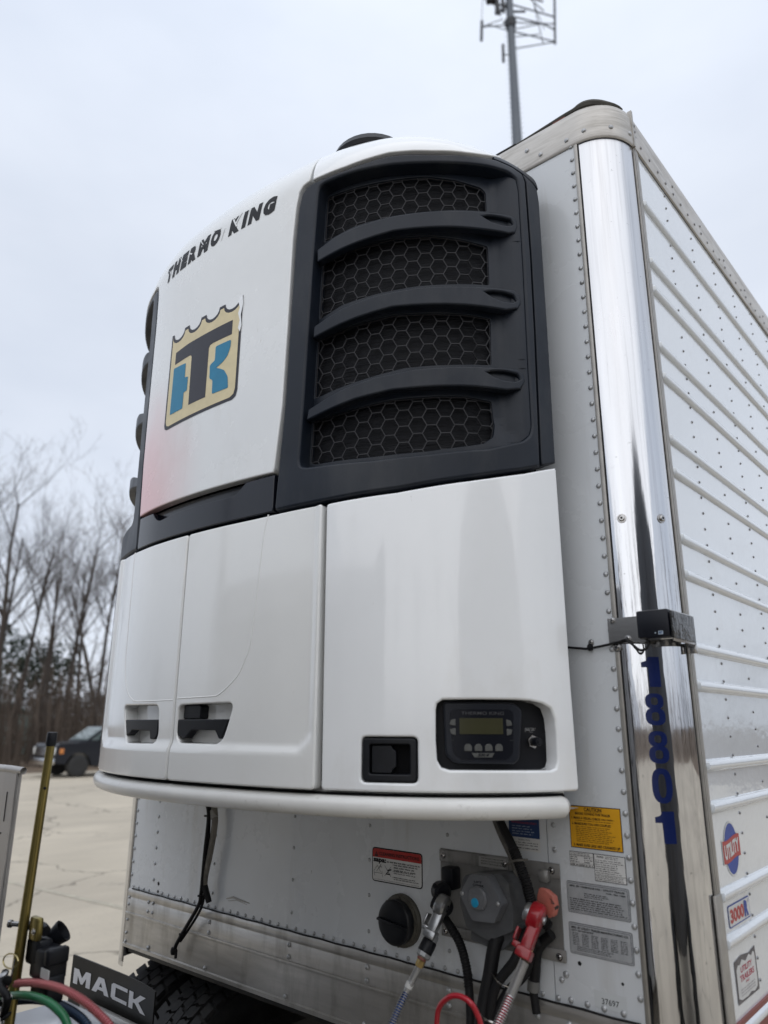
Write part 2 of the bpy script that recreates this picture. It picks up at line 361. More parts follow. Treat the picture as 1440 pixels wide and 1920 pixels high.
def poly_piece(p, mi=0, holes=()):
    Ls = [p]+list(holes); flat = [q for l in Ls for q in l]
    return (flat, [tuple(t) for t in tessellate_polygon([[Vector((*q,0)) for q in l] for l in Ls])], mi)
def rect_piece(x0, y0, x1, y1, mi=0): return ([(x0,y0),(x1,y0),(x1,y1),(x0,y1)], [(0,1,2,3)], mi)
_tc = {}
def text_mesh(txt, bold=0., shear=0.):
    k = (txt, bold, shear)
    if k not in _tc:
        cu = bpy.data.curves.new('t', 'FONT'); cu.body = txt; cu.offset = bold; cu.shear = shear; cu.resolution_u = 3
        o = bpy.data.objects.new('t', cu); C.objects.link(o); bpy.context.view_layer.update()
        me = bpy.data.meshes.new_from_object(o.evaluated_get(bpy.context.evaluated_depsgraph_get()))
        _tc[k] = ([(v.co.x, v.co.y) for v in me.vertices], [tuple(p.vertices) for p in me.polygons])
        bpy.data.objects.remove(o); bpy.data.curves.remove(cu); bpy.data.meshes.remove(me)
    return _tc[k]
def text_piece(txt, x0, y0, x1, y1, mi=0, bold=0., shear=0.):
    v, f = text_mesh(txt, bold, shear); xs = [p[0] for p in v]; ys = [p[1] for p in v]
    a, b, c, d = min(xs), max(xs), min(ys), max(ys)
    return ([(x0+(p[0]-a)/(b-a)*(x1-x0), y0+(p[1]-c)/(d-c)*(y1-y0)) for p in v], f, mi)
def fine_print(x0, y0, x1, y1, rows, mi=0, seed=1, fill=.5, ragged=.25):
    """rows of tiny word-shaped marks standing for print too small to read"""
    rg = random.Random(seed); o = []; hgt = (y1-y0)/rows
    for k in range(rows):
        y = y1-(k+.5)*hgt; x = x0; xe = x1-(x1-x0)*rg.random()*ragged
        while x < xe:
            wd = min(hgt*rg.uniform(.8,3.2), xe-x)
            n = max(1, int(wd/(hgt*.42)))
            for j in range(n):
                hh = hgt*fill*.5*rg.uniform(.75,1.1); xa = x+wd*j/n
                o.append(rect_piece(xa, y-hh, xa+wd/n*.68, y+hh*rg.uniform(.3,1), mi))
            x += wd+hgt*.45
    return o
# ------------------------------------------------------------------ refrigeration unit
UE = 1.2655
unit = thing('refrigeration_unit', 'bulbous white and charcoal refrigeration unit with honeycomb grilles on the front of the trailer', 'refrigeration unit', (0,-.3,1.85))
def sbot(u): return float(np.interp(abs(u), [0,.25,.32,.571,.79,1.01,1.14,1.262], [2.666,2.6665,2.667,2.675,2.69,2.723,2.750,2.787]))
BOT = 1.913
def curve_pts(f, a, b, n): return [(a+(b-a)*i/n, f(a+(b-a)*i/n)) for i in range(n+1)]
# dark inner housing seen in the gaps
patch('inner_housing', [(-1.24,1.93),(1.24,1.93),(1.24,3.74),(.6,3.78),(-.6,3.78),(-1.24,3.74)], [], unit, BLACK, w=.075, depth=.09, h=.06)
def bot(w, z): return [SP(u, z, w) for u in np.linspace(-UE, UE, 60)]
mb = MB(); q = [Vector(p) for p in bot(.05, 1.862)]; mb.add(q+[Vector((UE*.8,0,1.862)), Vector((-UE*.8,0,1.862))], [tuple(range(len(q)+2))])
q2 = [Vector(p) for p in bot(.05, 1.93)]; n_ = len(q); mb.add(q+q2, [(i,i+1,n_+i+1,n_+i) for i in range(n_-1)])
mb.build('underside_pan', W_TUBE, unit)
mb = MB(); mb.box((-.95,-.2,1.90),(.95,-.001,3.9), 0, c=.02); mb.build('casing', BLACK, unit)
# bumper tube
mb = MB(); pts = [SP(u, 1.8758, .014) for u in np.linspace(-UE, 1.212, 70)]
pts = [(.98,-.03,1.868),(1.03,-.05,1.868)][0:0]+pts+[SP(1.228,1.8758,.03),SP(1.238,1.8758,.06)]; pts = [(-1.03,-.035,1.8758),(-1.062,-.07,1.8758)]+pts
mb.tube(pts, .0262, n=20); mb.build('bumper_tube', W_TUBE, unit)
mb = MB(); mb.tube([SP(u, 1.899, .028) for u in np.linspace(-UE+.02, UE-.03, 60)], .009, n=6); mb.build('seal_strip', RUB, unit)
# centre panel
PR = [(.3825,2.803),(.4033,3.0161),(.4113,3.3094),(.4163,3.6045),(.4250,3.73),(.436,3.785),(.452,3.806),(.478,3.817)]
top = lambda u: 4.46
cp = [(u-.004, s) for u, s in PR]+[(.474,3.90),(.474,4.46)]; cp = cp+[(-u, s) for u, s in reversed(cp)]
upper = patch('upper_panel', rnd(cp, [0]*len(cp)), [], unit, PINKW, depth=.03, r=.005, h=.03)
# faint dents and rub marks are in the paint; lettering
def skin_fn(off=.0012):
    return lambda a, b, mi=0: SP(a, b, -(off+.0006*mi))
THK = [('T',0),('H',1),('E',2),('R',3),('M',4),('O',5),(' ',6),('K',7),('I',8),('N',9),('G',10)]
wd = dict(T=.046,H=.052,E=.044,R=.052,M=.064,O=.055,K=.056,I=.02,N=.056,G=.056); wd[' '] = .028
x = -.338; pcs = []; gap = .0115
tot = sum(wd[c] for c, _ in THK)+gap*10; sc = (.325+.338)/tot
for c, i in THK:
    w_ = wd[c]*sc
    if c != ' ':
        sl = .014
        v, f, _ = text_piece(c, x, 0, x+w_, .066, 0, .085)
        v = [(a+b/.064*sl, 3.752+b) for a, b in v]
        pcs.append((v, f, 0))
    x += w_+gap*sc
# worn away bits: cream-white slivers where the vinyl has peeled
def worn(u0, s0, u1, s1, w_): 
    d = Vector((u1-u0, s1-s0)); n = Vector((-d.y, d.x)).normalized()*w_
    pcs.append(([(u0-n.x,s0-n.y),(u0+n.x*.4,s0+n.y*.4),(u1+n.x,s1+n.y),(u1-n.x*.3,s1-n.y*.3)], [(0,3,2,1),], 1))
k0 = -.338
for (a,b,c_,d,e) in ((.006,3.825,.05,3.810,.006),(.055,3.757,.075,3.800,.004),(.122,3.815,.140,3.775,.005),(.135,3.79,.165,3.825,.005),(-.075,3.82,-.055,3.79,.003),(-.15,3.80,-.128,3.785,.004),(-.305,3.80,-.285,3.765,.003),(-.216,3.812,-.2,3.79,.003),(.205,3.822,.2,3.80,.002)): worn(a,b,c_,d,e)
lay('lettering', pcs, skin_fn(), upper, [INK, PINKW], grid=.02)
# emblem: crown-topped badge with a T between two blue letter shapes
def badge(g, u0=-.222, u1=.201, s0=3.088, s1=3.474):
    a0, a1, b0, b1 = u0+g, u1-g, s0+g, s1-g; p = [(a0,b0+.022),(a0+.006,b0+.006),(a0+.022,b0),(a1-.024,b0+.005),(a1-.006,b0+.014),(a1,b0+.034)]
    tp = [(a1, b1)]
    cs = [u0+(u1-u0)*(k+.5)/4 for k in range(4)][::-1]
    for c in cs:
        rr = .0375+g*.5
        for j in range(9):
            th = math.pi*j/8; tp.append((c+rr*math.cos(th), b1+g*.0-.002-(.031)*math.sin(th)-g*.15))
    tp.append((a0, b1)); return p+tp
Tp = [(-.180,3.388),(-.10,3.394),(.157,3.3945),(.157,3.340),(.060,3.3405),(.042,3.338),(.036,3.328),(.036,3.143),(-.063,3.143),(-.067,3.331),(-.072,3.339),(-.085,3.341),(-.180,3.339)]
BL = [(-.184,3.325),(-.102,3.319),(-.101,3.261),(-.080,3.259),(-.080,3.204),(-.100,3.203),(-.1,3.141),(-.184,3.141)]
BR = [(.075,3.321),(.155,3.320),(.154,3.292),(.142,3.264),(.121,3.248),(.085,3.236),(.105,3.228),(.130,3.214),(.150,3.186),(.156,3.142),(.073,3.143),(.071,3.196),(.053,3.206),(.050,3.258),(.076,3.268)]
pcs = [poly_piece(badge(0), 0), poly_piece(badge(.011), 1), poly_piece(Tp, 2), poly_piece(rnd(BL, .004, 2), 3), poly_piece(rnd(BR, .006, 2), 3)]
pcs += [poly_piece([(.186,3.474),(.180,3.455),(.190,3.43),(.183,3.41),(.193,3.38),(.187,3.352),(.198,3.335),(.203,3.36),(.197,3.40),(.205,3.44),(.200,3.474)], 4), poly_piece([(.192,3.465),(.197,3.455),(.194,3.446),(.190,3.455)], 0)]
lay('emblem', pcs, lambda a, b, mi=0: SP(a, b, -(.0012+.0005*mi)), upper, [TGREY, CREAM, TGREY, BLUE_D, W_PAINT], grid=.03)
# lower trim band with its grip cut-out
cut = [(.262,2.7925),(.240,2.775),(.226,2.763),(.204,2.758),(-.086,2.759),(-.19,2.751),(-.205,2.752),(-.224,2.759),(-.240,2.770),(-.258,2.789)]
o_ = [(u, sbot(u)+.012) for u in np.linspace(-.3795,.3795,20)]+[(.380,2.7955)]+cut+[(-.380,2.7955)]
patch('trim_band', o_, [], unit, BLK_G, w=.004, depth=.05, r=.003)
patch('grip_recess', [(-.30,2.745),(.30,2.745),(.30,2.80),(-.30,2.80)], [], unit, BLK_G, w=.035, depth=.05, r=.003)
# top covers
CT0 = [(.486,3.814),(.54,3.816),(.61,3.818),(.68,3.826),(.76,3.834),(.83,3.829),(.90,3.822),(1.01,3.820),(1.108,3.824),(1.179,3.809),(1.216,3.790),(UE,3.768)]
CT = CT0[:8]+[(1.06,3.824),(1.10,3.834),(1.14,3.85)]; TT = [(1.142,3.852),(1.102,3.8355),(1.104,3.819),(1.165,3.807),(1.206,3.791),(1.214,3.786),(1.245,3.768),(1.2655,3.748)]
def zr_u(u):
    x_ = float(np.interp(abs(u), _U, _L[:,0])); a, b = _zr(x_); return a+b*math.pi/2
ct = CT+[(u, zr_u(u)-.002) for u in np.linspace(1.142, .482, 16)]+[(.482,3.9)]
for sg in (1,-1): patch('top_cover', [(sg*u, s) for u, s in ct], [], unit, W_PAINT, depth=.03, r=.004, h=.03)
for sg in (1,-1): patch('corner_cover', [(sg*u, s) for u, s in TT+[(u, zr_u(u)-.002) for u in np.linspace(UE, 1.144, 5)]], [], unit, BLK, w=.003, depth=.03, r=.003, h=.03)
mb = MB(); ring = [SP(u, zr_u(u)-.004) for u in np.linspace(-UE, UE, 60)]; inner = [(p[0]*.3, -.02, 4.045) for p in ring]
mb.add(ring+inner, [(i,i+1,60+i+1,60+i) for i in range(59)]); mb.build('roof_lid', W_PAINT, unit)
# grille shrouds
SH = [(.3865,2.694),(.4075,3.0161),(.4165,3.385),(.4225,3.60),(.4304,3.725),(.441,3.775),(.462,3.797),(.490,3.803),(.55,3.804),(.61,3.807),(.68,3.815),(.76,3.823),(.83,3.818),(.9025,3.809),(1.0096,3.809),(1.108,3.815),(1.165,3.803),(1.203,3.785),(1.212,3.754),(1.216,3.48),(1.214,3.217),(1.206,2.787)]
SH = SH+[(u, sbot(u)+.012) for u in np.linspace(1.205, .39, 24)]
SH[-25:-24] = []
LIP = [(.508,3.752),(.5145,3.7775),(.530,3.784),(.5972,3.7875),(.6483,3.789),(.761,3.787),(.8752,3.779),(.9725,3.776),(1.0797,3.776),(1.150,3.770),(1.177,3.752),(1.184,3.71),(1.185,3.43),(1.1827,3.10),(1.183,2.90),(1.174,2.871),(1.150,2.851),(1.0438,2.818),(.88,2.800),(.7181,2.791),(.53,2.797),(.493,2.800),(.477,2.806),(.472,2.823),(.4795,2.995),(.4895,3.30),(.4965,3.512)]
def lipL(s): return float(np.interp(s, [2.82,2.995,3.30,3.512,3.75], [.472,.4795,.4895,.4965,.5075]))
M_ = [[(.4953,3.768),(.527,3.7715),(.6241,3.772),(.7482,3.771),(.873,3.769),(.9809,3.7527),(1.068,3.733),(1.0849,3.7176),(1.086,3.6469),(.9002,3.6373),(.7633,3.6335),(.627,3.6236),(.4903,3.5984)],
 [(.4908,3.5231),(.6285,3.5389),(.7633,3.55),(.8988,3.5446),(1.0032,3.5303),(1.0846,3.5161),(1.0847,3.3782),(.9616,3.3718),(.8376,3.3685),(.6943,3.3568),(.5775,3.343),(.4853,3.3141)],
 [(.4816,3.2408),(.6198,3.2603),(.7634,3.276),(.8944,3.2709),(.9955,3.2678),(1.0836,3.2611),(1.0807,3.1047),(.9547,3.0987),(.801,3.0942),(.6605,3.0719),(.5646,3.0564),(.4725,3.04)],
 [(.4651,2.9647),(.6618,2.9827),(.7635,2.9936),(.89,2.9959),(.9874,2.996),(1.0757,2.9847),(1.0813,2.9075),(1.0727,2.8703),(1.0427,2.8484),(.866,2.8251),(.6991,2.8199),(.4931,2.824),(.475,2.832),(.4634,2.8567)]]
M_ = [[(max(u, lipL(s)+.004), s) for u, s in m] for m in M_]
LV = [[(.5042,3.5441),(.57,3.566),(.6491,3.5827),(.7737,3.5982),(.8994,3.602),(1.0754,3.6072),(1.1524,3.6116),(1.1733,3.6029),(1.1758,3.5781),(1.1664,3.5529),(1.1412,3.5433),(1.0437,3.5425),(.92,3.5436),(.7737,3.5430),(.6503,3.524),(.506,3.497)],
 [(.5022,3.2669),(.6052,3.3011),(.7104,3.3221),(.8423,3.3344),(.9549,3.3357),(1.0789,3.3404),(1.1498,3.3436),(1.1713,3.3305),(1.1739,3.3041),(1.1612,3.2828),(1.1189,3.2693),(1.0181,3.2721),(.9057,3.2747),(.7689,3.2765),(.6509,3.257),(.5,3.226)],
 [(.4913,2.988),(.6113,3.0279),(.7127,3.05),(.8401,3.0646),(.9489,3.0697),(1.0765,3.0742),(1.144,3.0779),(1.1692,3.0657),(1.1717,3.0426),(1.1555,3.0157),(1.1065,3.0051),(1.01,3.008),(.9014,3.0074),(.7692,3.0044),(.6553,2.989),(.4853,2.952)]]
SL = [[(1.0454,3.5931),(1.08,3.5985),(1.1163,3.600),(1.153,3.5985),(1.164,3.5817),(1.1521,3.5703),(1.118,3.5665),(1.08,3.573)],
 [(1.0447,3.3253),(1.08,3.3310),(1.1132,3.3327),(1.150,3.3279),(1.162,3.3078),(1.1474,3.2971),(1.11,3.2950),(1.075,3.305)],
 [(1.0402,3.0588),(1.075,3.0660),(1.1096,3.0678),(1.150,3.0641),(1.161,3.0464),(1.1426,3.035),(1.10,3.0335),(1.07,3.042)]]
def _shr(P, k=.84):
    a = sum(p[0] for p in P)/len(P); b = sum(p[1] for p in P)/len(P); return [(a+(p[0]-a)*(k+.06), b+(p[1]-b)*k) for p in P]
SL = [_shr(P) for P in SL]
def inside(p, q):
    c = False; n = len(q); x_, y_ = p
    for i in range(n):
        (x0,y0),(x1,y1) = q[i-1], q[i]
        if (y0 > y_) != (y1 > y_) and x_ < (x1-x0)*(y_-y0)/(y1-y0)+x0: c = not c
    return c
def hexbars(poly, sg, a=.0292, off=(0,0)):
    mb = MB(); wb, dp = .0012, .004
    def bar(p, q, wb=wb, mi=0):
        d = Vector((q[0]-p[0], q[1]-p[1])); L_ = d.length
        if L_ < 1e-4: return
        n = Vector((-d.y, d.x))/L_*wb; e = d/L_*wb*.4
        c = [(p[0]-e.x+n.x,p[1]-e.y+n.y),(q[0]+e.x+n.x,q[1]+e.y+n.y),(q[0]+e.x-n.x,q[1]+e.y-n.y),(p[0]-e.x-n.x,p[1]-e.y-n.y)]
        V = [SP(sg*u, s, .058) for u, s in c]+[SP(sg*u, s, .058+dp) for u, s in c]
        mb.add(V, [(0,1,2,3),(0,4,5,1),(1,5,6,2),(2,6,7,3),(3,7,4,0)], mi)
    us_ = [p[0] for p in poly]; ss_ = [p[1] for p in poly]; hh = a*math.sqrt(3); nx = int((max(us_)-.4)/(1.5*a))+2; seen = set()
    for i in range(-1, nx):
        for j in range(-2, 9):
            cx = .47+i*1.5*a+off[0]; cy = min(ss_)+j*hh+(hh/2 if i % 2 else 0)+off[1]
            V = [(cx+a*math.cos(math.pi/3*k), cy+a*math.sin(math.pi/3*k)) for k in range(6)]
            for k in range(6):
                p, q = V[k], V[(k+1)%6]; key = (round((p[0]+q[0])*500), round((p[1]+q[1])*500))
                if key in seen: continue
                seen.add(key); N_ = 10; run = None
                for t in range(N_+1):
                    g = (p[0]+(q[0]-p[0])*t/N_, p[1]+(q[1]-p[1])*t/N_); ins = inside(g, poly)
                    if ins and run is None: run = g
                    if (not ins or t == N_) and run is not None: bar(run, g); run = None
    for i in range(len(poly)): bar(poly[i-1], poly[i], .0017)
    return mb
for sg in (1,-1):
    F_ = lambda P: [(sg*u, s) for u, s in P]
    sh = patch('grille_shroud', F_(SH), [F_(rnd(LIP, .012, 3))], unit, BLK, w=.002, depth=.05, r=.009, h=.04, hdepth=.055)
    def fd(u, s):    # scooped floor: climbs back to the face towards the outer side
        t = min(1, max(0, (abs(u)-1.095)/.085)); t = t*t*(3-2*t)
        t2 = min(1, max(0, (2.93-s)/.09))*min(1, max(0, (abs(u)-1.0)/.12))
        return .046*max(t, .55*t2)
    patch('grille_floor', F_([(u, s) for u, s in LIP]), [F_(rnd(m, .006, 2)) for m in M_], sh, BLK, w=.053, depth=.06, r=.003, disp=fd, h=.03, hdepth=.02)
    for k, m in enumerate(M_):
        hexbars(m, sg, off=(.006*k, .012+.009*k)).build('mesh_grille', HEX, sh)
    patch('cooling_core', F_([(.46,2.78),(1.12,2.78),(1.12,3.775),(.46,3.775)]), [], sh, CORE, w=.072, depth=.074, r=.001, h=.05)
    for k in range(3):
        def ld(u, s): 
            t = min(1, max(0, (abs(u)-.50)/.1)); return .0+.004*t
        lv = patch('louvre_bar', F_(LV[k]), [F_(SL[k])], sh, BLK, w=.012, depth=.026, r=.006, disp=ld, h=.03, hdepth=.022)
        patch('louvre_slot', F_(SL[k]), [], sh, BLK, w=.024, depth=.026, r=.001, h=.03)
    tr = [(1.2105,2.787),(1.2185,3.217),(1.2205,3.48),(1.2165,3.757),(1.208,3.788),(1.218,3.783),(1.245,3.765),(1.262,3.744),(1.2675,3.70),(1.268,3.19),(1.2645,2.803)]
    patch('side_trim', F_(tr), [], unit, BLK, w=.004, depth=.06, r=.004, h=.04)
# doors
def sm(t): t = min(1, max(0, t)); return t*t*(3-2*t)
def door_disp(u, s): 
    a = sm((2.028-s)/.036); b = sm((abs(u)-.535)/.028)
    c = sm((math.hypot(max(0,abs(u)-.475), max(0,2.085-s))-.064)/.035) if (abs(u) > .475 and s < 2.085) else 0
    return .010*max(a, b, c)
RECR = [(.0045,2.1285),(.268,2.132),(.251,2.0744),(.2334,2.034),(.2124,2.0195),(.0309,2.0202),(.014,2.035),(.0085,2.049)]
RECR = [(.020,2.128),(.268,2.132),(.251,2.0744),(.2334,2.034),(.2124,2.0195),(.0400,2.0202),(.024,2.035),(.019,2.049)]
RECL = [(-.3414,2.1317),(-.0913,2.1297),(-.0807,2.0481),(-.086,2.03),(-.1003,2.0163),(-.2785,2.0145),(-.30,2.03),(-.3178,2.073)]
def door_outline(a, b): return [(a,BOT)]+[(b,BOT)]+[(u, sbot(u)) for u in np.linspace(b, a, 14)]
def door(a, b, rec):
    d = patch('door', rnd(door_outline(a, b), [.014,.014,.012]+[0]*12+[.012]), [rnd(rec, .022)], unit, W_DOOR, depth=.035, r=.006, disp=door_disp, h=.014, hdepth=.05)
    patch('handle_recess', rnd(rec, .022), [], d, W_DOOR, w=.045, depth=.047, r=.001, h=.05)
    return d
dR = door(.0035, .5655, RECR); dL = door(-.5655, -.0035, RECL)
def stick(d, name, poly, w0, w1, m=BLK_P, r=.003): return patch(name, poly, [], d, m, w=w0, depth=w1-w0, r=r, h=.05)
stick(dR, 'handle', rnd([(.014,2.086),(.2495,2.087),(.225,2.033),(.212,2.033),(.194,2.056),(.088,2.056),(.058,2.032),(.026,2.036),(.018,2.046)], .004, 2), .004, .03)
stick(dR, 'latch_block', rnd([(.030,2.088),(.112,2.088),(.112,2.124),(.104,2.128),(.030,2.128)], .004, 2), .014, .045)
stick(dL, 'handle', rnd([(-.334,2.086),(-.092,2.086),(-.092,2.04),(-.104,2.027),(-.133,2.027),(-.140,2.052),(-.262,2.054),(-.275,2.045),(-.305,2.034),(-.318,2.048)], .004, 2), .004, .03)
for d, P in ((dR, [(.3667,2.672),(.352,2.6052),(.338,2.45),(.331,2.3961),(.322,2.2943),(.305,2.2509),(.282,2.2109),(.242,2.1775),(.205,2.156),(.17,2.151),(.012,2.148)]), (dL, [(-.012,2.1436),(-.2328,2.1436),(-.2763,2.1527),(-.3063,2.1657),(-.3378,2.1935),(-.3603,2.2346),(-.3733,2.2826),(-.379,2.38),(-.385,2.52),(-.39,2.67)])):
    q = smooth([(a,b,0) for a, b in P], 4); mb = MB(); mb.tube([SP(v.x, v.y, .0012) for v in q], .0026, n=8); mb.build('pressed_line', W_DOOR, d)
# service panels
def svc_disp(u, s):
    a = abs(u); return .008*sm((a-.80)/.3*1.)*0+.007*sm((2.03-s)/.05)*sm((.68-a)/.07)+.009*sm((.640-a-.35*max(0,s-2.12))/.05)*sm((2.30-s)/.2)*0
CTRL = [(.8827,2.110),(.8860,2.1255),(.9005,2.1348),(.9952,2.1362),(1.0878,2.136),(1.13,2.134),(1.165,2.128),(1.19,2.1161),(1.2015,2.09),(1.2045,2.0475),(1.203,1.985),(1.196,1.970),(1.1807,1.965),(.914,1.9667),(.894,1.9727),(.8840,1.99),(.8815,2.0381)]
LAT = rrect(.691,1.935,.836,2.044,.014)
for sg in (1,-1):
    F_ = lambda P: [(sg*u, s) for u, s in P]
    o_ = [(.580,BOT),(1.2705,BOT),(1.2655,2.2),(1.2645,2.50),(1.2625,2.787)]+[(u, sbot(u)) for u in np.linspace(1.25, .5735, 14)]
    holes = [F_(LAT)]+([F_(CTRL)] if sg > 0 else [])
    sp_ = patch('service_panel', F_(rnd(o_, [.012,.012,0,0,.008]+[0]*13+[.012])), holes, unit, W_PAINT, depth=.035, r=.007, h=.03, hdepth=.05)
    lt = patch('latch', F_(rrect(.694,1.938,.833,2.041,.012)), [F_(rrect(.712,1.955,.816,2.026,.006))], sp_, BLK_P, w=.001, depth=.03, r=.004, h=.05, hdepth=.03)
    patch('latch_pocket', F_(rrect(.70,1.945,.826,2.034,.012)), [], sp_, BLACK, w=.03, depth=.032, r=.001, h=.05)
    patch('latch_paddle', F_(rnd([(.7165,1.9575),(.7165,2.0225),(.768,2.0235),(.772,2.014),(.780,2.010),(.780,1.972),(.772,1.967),(.768,1.9565)], .003, 2)), [], sp_, BLK_P, w=.008, depth=.02, r=.002, h=.05)
# control box
cb = patch('control_recess', rrect(.865,1.95,1.225,2.15,.01), [], unit, mat('control recess plastic', (.004,.0045,.007), .5, spec=.25), w=.046, depth=.048, r=.001, h=.05)
Cx = mat('controller housing', (.010,.012,.018), .42, spec=.3, var=(30,.15)); Cf = mat('controller face', (.004,.005,.009), .35, spec=.25)
body = patch('controller', rnd([(.9008,2.131),(1.094,2.130),(1.118,2.112),(1.1036,1.992),(1.090,1.979),(.93,1.981),(.905,2.0)], .014), [], unit, Cx, w=.020, depth=.028, r=.008, h=.04)
patch('face_plate', rnd([(.918,2.105),(.93,2.113),(1.078,2.113),(1.090,2.105),(1.084,2.005),(1.068,1.990),(.946,1.991),(.926,2.006)], .008), [], body, Cf, w=.0185, depth=.003, r=.001, h=.04)
LCD = mat('unlit olive display', (.042,.041,.020), .3, spec=.3, var=(8,.1))
patch('display', rrect(.943,2.0515,1.0585,2.0905,.002), [], body, LCD, w=.0175, depth=.003, r=.0005, h=.04)
BTN = mat('grey buttons', (.075,.077,.073), .45, var=(60,.2))
for u_, s_ in ((.925,2.080),(.925,2.058),(1.076,2.079),(1.076,2.057)):
    k = 1 if u_ < 1 else -1; t = 1 if s_ > 2.07 else -1
    patch('button', rnd([(u_-.008*k, s_-.006*t),(u_-.004*k, s_+.006*t),(u_+.008*k, s_+.009*t),(u_+.008*k, s_-.008*t)], .002, 2), [], body, BTN, w=.017, depth=.003, r=.001, h=.04)
for k in range(4):
    u_ = .964+k*.0272; patch('button', rnd([(u_-.010,2.011),(u_+.010,2.011),(u_+.010,2.022),(u_+.005,2.028),(u_-.005,2.028),(u_-.010,2.022)], .002, 2), [], body, BTN, w=.017, depth=.003, r=.001, h=.04)
lay('badge', [poly_piece([(.973,2.0065),(1.033,2.0065),(1.026,1.996),(.980,1.996)], 0), text_piece('SR4', .988,1.998,1.019,2.0048, 1, .02, .3)], lambda a, b, mi=0: SP(a, b, .0176-.0004*mi), body, [BTN, Cf])
lay('embossed_lettering', [text_piece('THERMO KING', .948,2.0985,1.062,2.1065, 0, .01)], lambda a, b, mi=0: SP(a, b, .0168), body, [mat('dim print', (.05,.05,.055), .5)])
lay('face_line', [rect_piece(.92,2.0365,1.086,2.0372,0)], lambda a, b, mi=0: SP(a, b, .0176), body, [BTN])
mb = MB(); P0 = Vector(SP(1.158,2.033,.046)); P1 = Vector(SP(1.158,2.033,.0)); ax = (P1-P0).normalized()
mb.lathe([(.017,0),(.017,.006),(.015,.008)], P0, ax, 1, 6); mb.lathe([(.011,.008),(.011,.028),(.009,.032)], P0, ax, 0, 16); mb.lathe([(.005,.03),(.005,.036)], P0, ax, 0, 10)
mb.build('test_port', [BLK_P, STEEL_B], cb)
lay('port_label', [rect_piece(1.135,2.056,1.136,2.066,0),rect_piece(1.135,2.0655,1.170,2.0665,0)]+fine_print(1.138,2.0595,1.169,2.065,1,0,5,.8,0)+[text_piece('Only',1.147,2.0545,1.160,2.0585,0)], lambda a, b, mi=0: SP(a, b, .0455), cb, [mat('pale print', (.25,.25,.25), .5)])
# black rain cap on the roof
mb = MB(); mb.lathe([(.115,-.14),(.115,0),(.145,.006),(.150,.02),(.140,.045),(.10,.062),(.05,.070),(.01,.072)], (.530,-.32,3.972), (0,0,1), 0, 36); mb.build('rain_cap', BLK_P, unit)
# ------------------------------------------------------------------ pixel of the photograph (1440x1920) -> point at a known depth
def _ray(px, py): return _f+_r2*((px-720)/1375.09)-_u2*((py-960)/1375.09)
def at(px, py, Y): d = _ray(px, py); return CAM+d*((Y-CAM.y)/d.y)
def atx(px, py, X): d = _ray(px, py); return CAM+d*((X-CAM.x)/d.x)
def atz(px, py, Z): d = _ray(px, py); return CAM+d*((Z-CAM.z)/d.z)
# ------------------------------------------------------------------ semi trailer
XF, XS, RC = 1.155, 1.295, .14
ZS, ZB, ZR, ZT = 1.386, 1.165, 3.942, 4.08
tr = thing('semi_trailer', 'white refrigerated semi trailer with riveted front wall, ribbed side and polished corner post numbered 18801', 'trailer', (0,0,0))
FY = Vector((0,-1,0))
def strip_profile(mb, prof, path, m=0):
    """sweep an open (out, z) profile along plan points with outward normals"""
    V = []; n = len(prof)
    for (x, y, nx, ny) in path: V += [(x+nx*o, y+ny*o, z) for o, z in prof]
    F = [(i*n+k, (i+1)*n+k, (i+1)*n+k+1, i*n+k+1) for i in range(len(path)-1) for k in range(n-1)]
    mb.add(V, F, m)
def arc(r, a0=0, a1=90, k=18, sx=1): return [(sx*(XF+r*math.sin(R(t))), RC-.01*0-r*math.cos(R(t)), sx*math.sin(R(t)), -math.cos(R(t))) for t in np.linspace(a0, a1, k+1)]
# centre sheet
mb = MB(); mb.box((-.955,-.0035,ZS-.003),(.91,.02,ZR+.01)); 
for i in range(41):
    x_ = -.9+i*.0455
    if x_ < .72 or x_ > .85: mb.rivet((x_,-.0035,ZS+.011), FY, .0068, 1)
for x_ in (.574,.258,-.105,-.56):
    for k in range(5): mb.rivet((x_,-.0035,1.444+k*.1037), FY, .0062, 1)
for x_, z_ in ((.86,1.42),(.868,1.47)): mb.rivet((x_,-.0035,z_), FY, .009, 1)
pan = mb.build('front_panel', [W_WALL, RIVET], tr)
for sx in (1,-1):
    mb = MB(); a, b = sorted((sx*.9125, sx*1.151)); 
    if sx < 0: a, b = -1.151, -.9575
    mb.box((a,-.0015,ZS-.003),(b,.02,ZR+.01))
    for k in range(49): mb.rivet((sx*1.1405,-.0015,1.44+k*.0521), FY, .0078, 1)
    xi = .932 if sx > 0 else -.972
    for k in range(9): mb.rivet((xi,-.0015,1.44+k*.062), FY, .0075, 1)
    if sx > 0:
        for x_ in (.955,1.0,1.045,1.095): mb.rivet((x_,-.0015,ZS+.013), FY, .008, 1)
        mb.rivet((.945,-.0015,1.455), FY, .009, 1); mb.lathe([(.004,0),(.003,.001)], (1.098,-.0015,1.463), FY, 2, 8); mb.lathe([(.006,0),(.003,.001)], (.985,-.0015,1.487), FY, 2, 5)
    else:
        for k in range(4): mb.rivet((-1.12+.04*k,-.0015,ZS+.010), FY, .006, 1)
        mb.lathe([(.008,0),(.004,.0012)], (-.93,-.0045,1.43), FY, 2, 6); mb.lathe([(.007,0),(.003,.0012)], (-.93,-.0045,1.40), FY, 2, 5)
    mb.build('side_sheet', [W_WALL, RIVET, RUB], tr)
